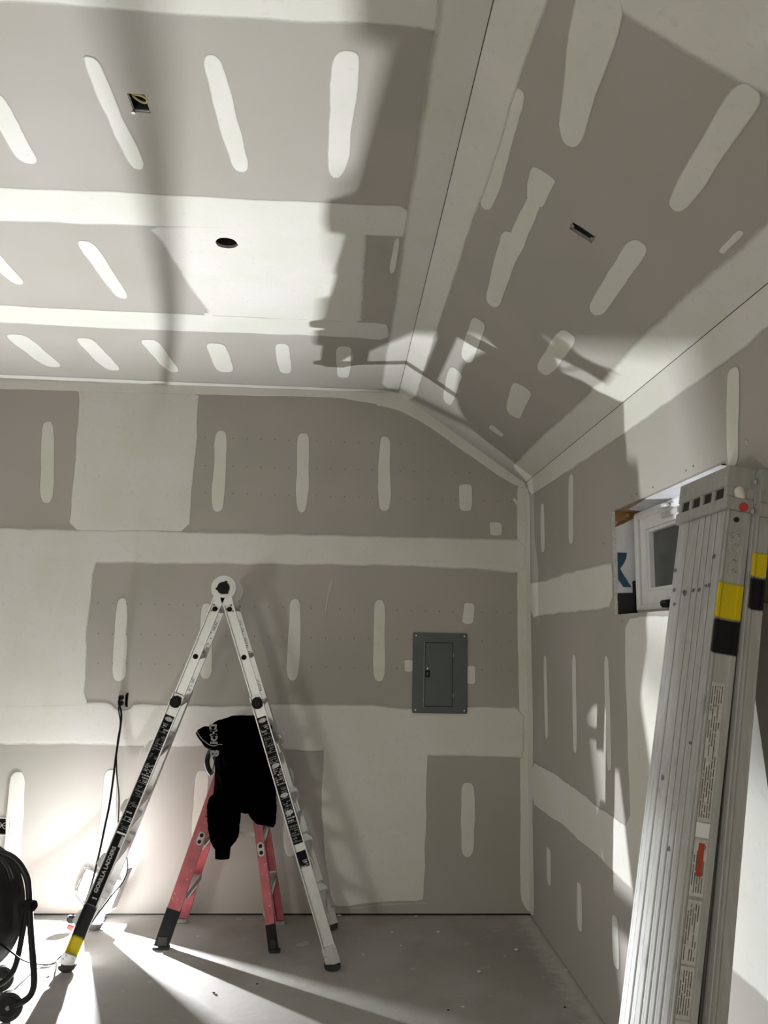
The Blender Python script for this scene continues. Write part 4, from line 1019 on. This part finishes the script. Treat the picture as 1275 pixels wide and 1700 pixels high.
plank('aluminium_plank', .8165, .1665, 2.275, 2.625, .072, 2.405, 'front aluminium work plank with safety stickers and a red button, nearer the camera',
      (('yellow_paint_band', 2.045, 1.925, M['yellow_spray']), ('black_paint_band', 1.935, 1.82, M['black_spray'])), True, (2.262, 2.402))
plank('aluminium_plank', .929, .150, 2.235, 2.585, .038, 2.385, 'second aluminium work plank squeezed between the front plank and the wall',
      (('yellow_paint_band', 2.13, 2.05, M['yellow_spray']), ('black_paint_band', 2.055, 1.95, M['black_spray'])), False, (2.235, 2.385))

for o_ in list(COL.objects):
    if o_.name.split('.')[0] in ('label_print', 'sticker_print', 'worn_print', 'worn_sticker', 'paint_drips', 'gypsum_edge', 'white_oval_mark'): o_['kind'] = 'stuff'
# ------------------------------------------------------------------ plaster crumbs on the floor
CR_L = ['pale plaster crumb nearest the back wall, left of the second one in that row', 'pale plaster crumb below the grey strip between the ladder and the room corner', 'pale crumb right of the front right foot of the tall ladder',
        'large pale crumb on the floor just in front of the room corner', 'pale crumb against the bottom of the right wall, near its bare joint', 'thin pale flake on the open floor towards the right wall', 'tiny pale crumb beside a bigger one near the back wall',
        'pale crumb touching the bottom of the room corner', 'thin pale flake at the foot of the back wall below the bare strip', 'pale flake at the foot of the back wall beside the rear ladder foot', 'pale crumb at the bottom edge of the picture, right of centre',
        'dark speck beside the pale crumb at the bottom edge', 'dark speck at the bottom right of the open floor', 'pale chip on the floor between the fan and the front left ladder foot', 'pale crumb under the red stepladder',
        'dark speck in the middle of the floor in front of the stepladder', 'pale crumb at the bottom edge close to a dark speck', 'dark speck on the floor in front of the red stepladder foot']
for k, (px, py, sz) in enumerate(((651, 1549, .011), (727, 1548, .012), (603, 1585, .008), (857, 1578, .014), (942, 1611, .012), (795, 1614, .012), (666, 1570, .007), (879, 1528, .011), (690, 1522, .012), (563, 1521, .016), (768, 1672, .008), (744, 1677, .007), (938, 1673, .007), (81, 1620, .009), (328, 1555, .007), (427, 1634, .006), (744, 1676, .007), (354, 1649, .008))):
    rnd = random.Random(k); p_ = FLOOR.w(FLOOR.at(px, py), .0)
    bm = BM(); bmesh.ops.create_icosphere(bm, subdivisions=1, radius=1)
    for v in bm.verts: v.co = Vector((v.co.x*sz*rnd.uniform(.8, 1.5), v.co.y*sz*rnd.uniform(.8, 1.4), v.co.z*sz*.35))*rnd.uniform(.8, 1.2)
    lo = min(v.co.z for v in bm.verts)
    for v in bm.verts: v.co += p_+Vector((0, 0, -lo))
    tag(link('plaster_crumb', bm, M['caul'] if k not in (11, 12, 15, 17) else M['void']), CR_L[k], 'debris', 'crumbs on the floor')
def fpatch(px, **k): return patch(FLOOR, px, floor, **k)
fpatch([(485, 1568), (500, 1562), (515, 1560), (520, 1568), (505, 1574), (490, 1574)], feather=.015, mat=M['smear'], name='plaster_stain', h=.0004)
fpatch([(812, 1545), (840, 1542), (842, 1546), (818, 1549)], feather=.008, mat=M['smear'], name='plaster_stain', h=.0004)
fpatch([(848, 1536), (868, 1537), (862, 1541), (850, 1540)], feather=.006, mat=M['smear'], name='plaster_stain', h=.0004)
fpatch([(388, 1523), (405, 1524), (402, 1530), (390, 1529)], feather=.008, mat=M['smear'], name='plaster_stain', h=.0004)
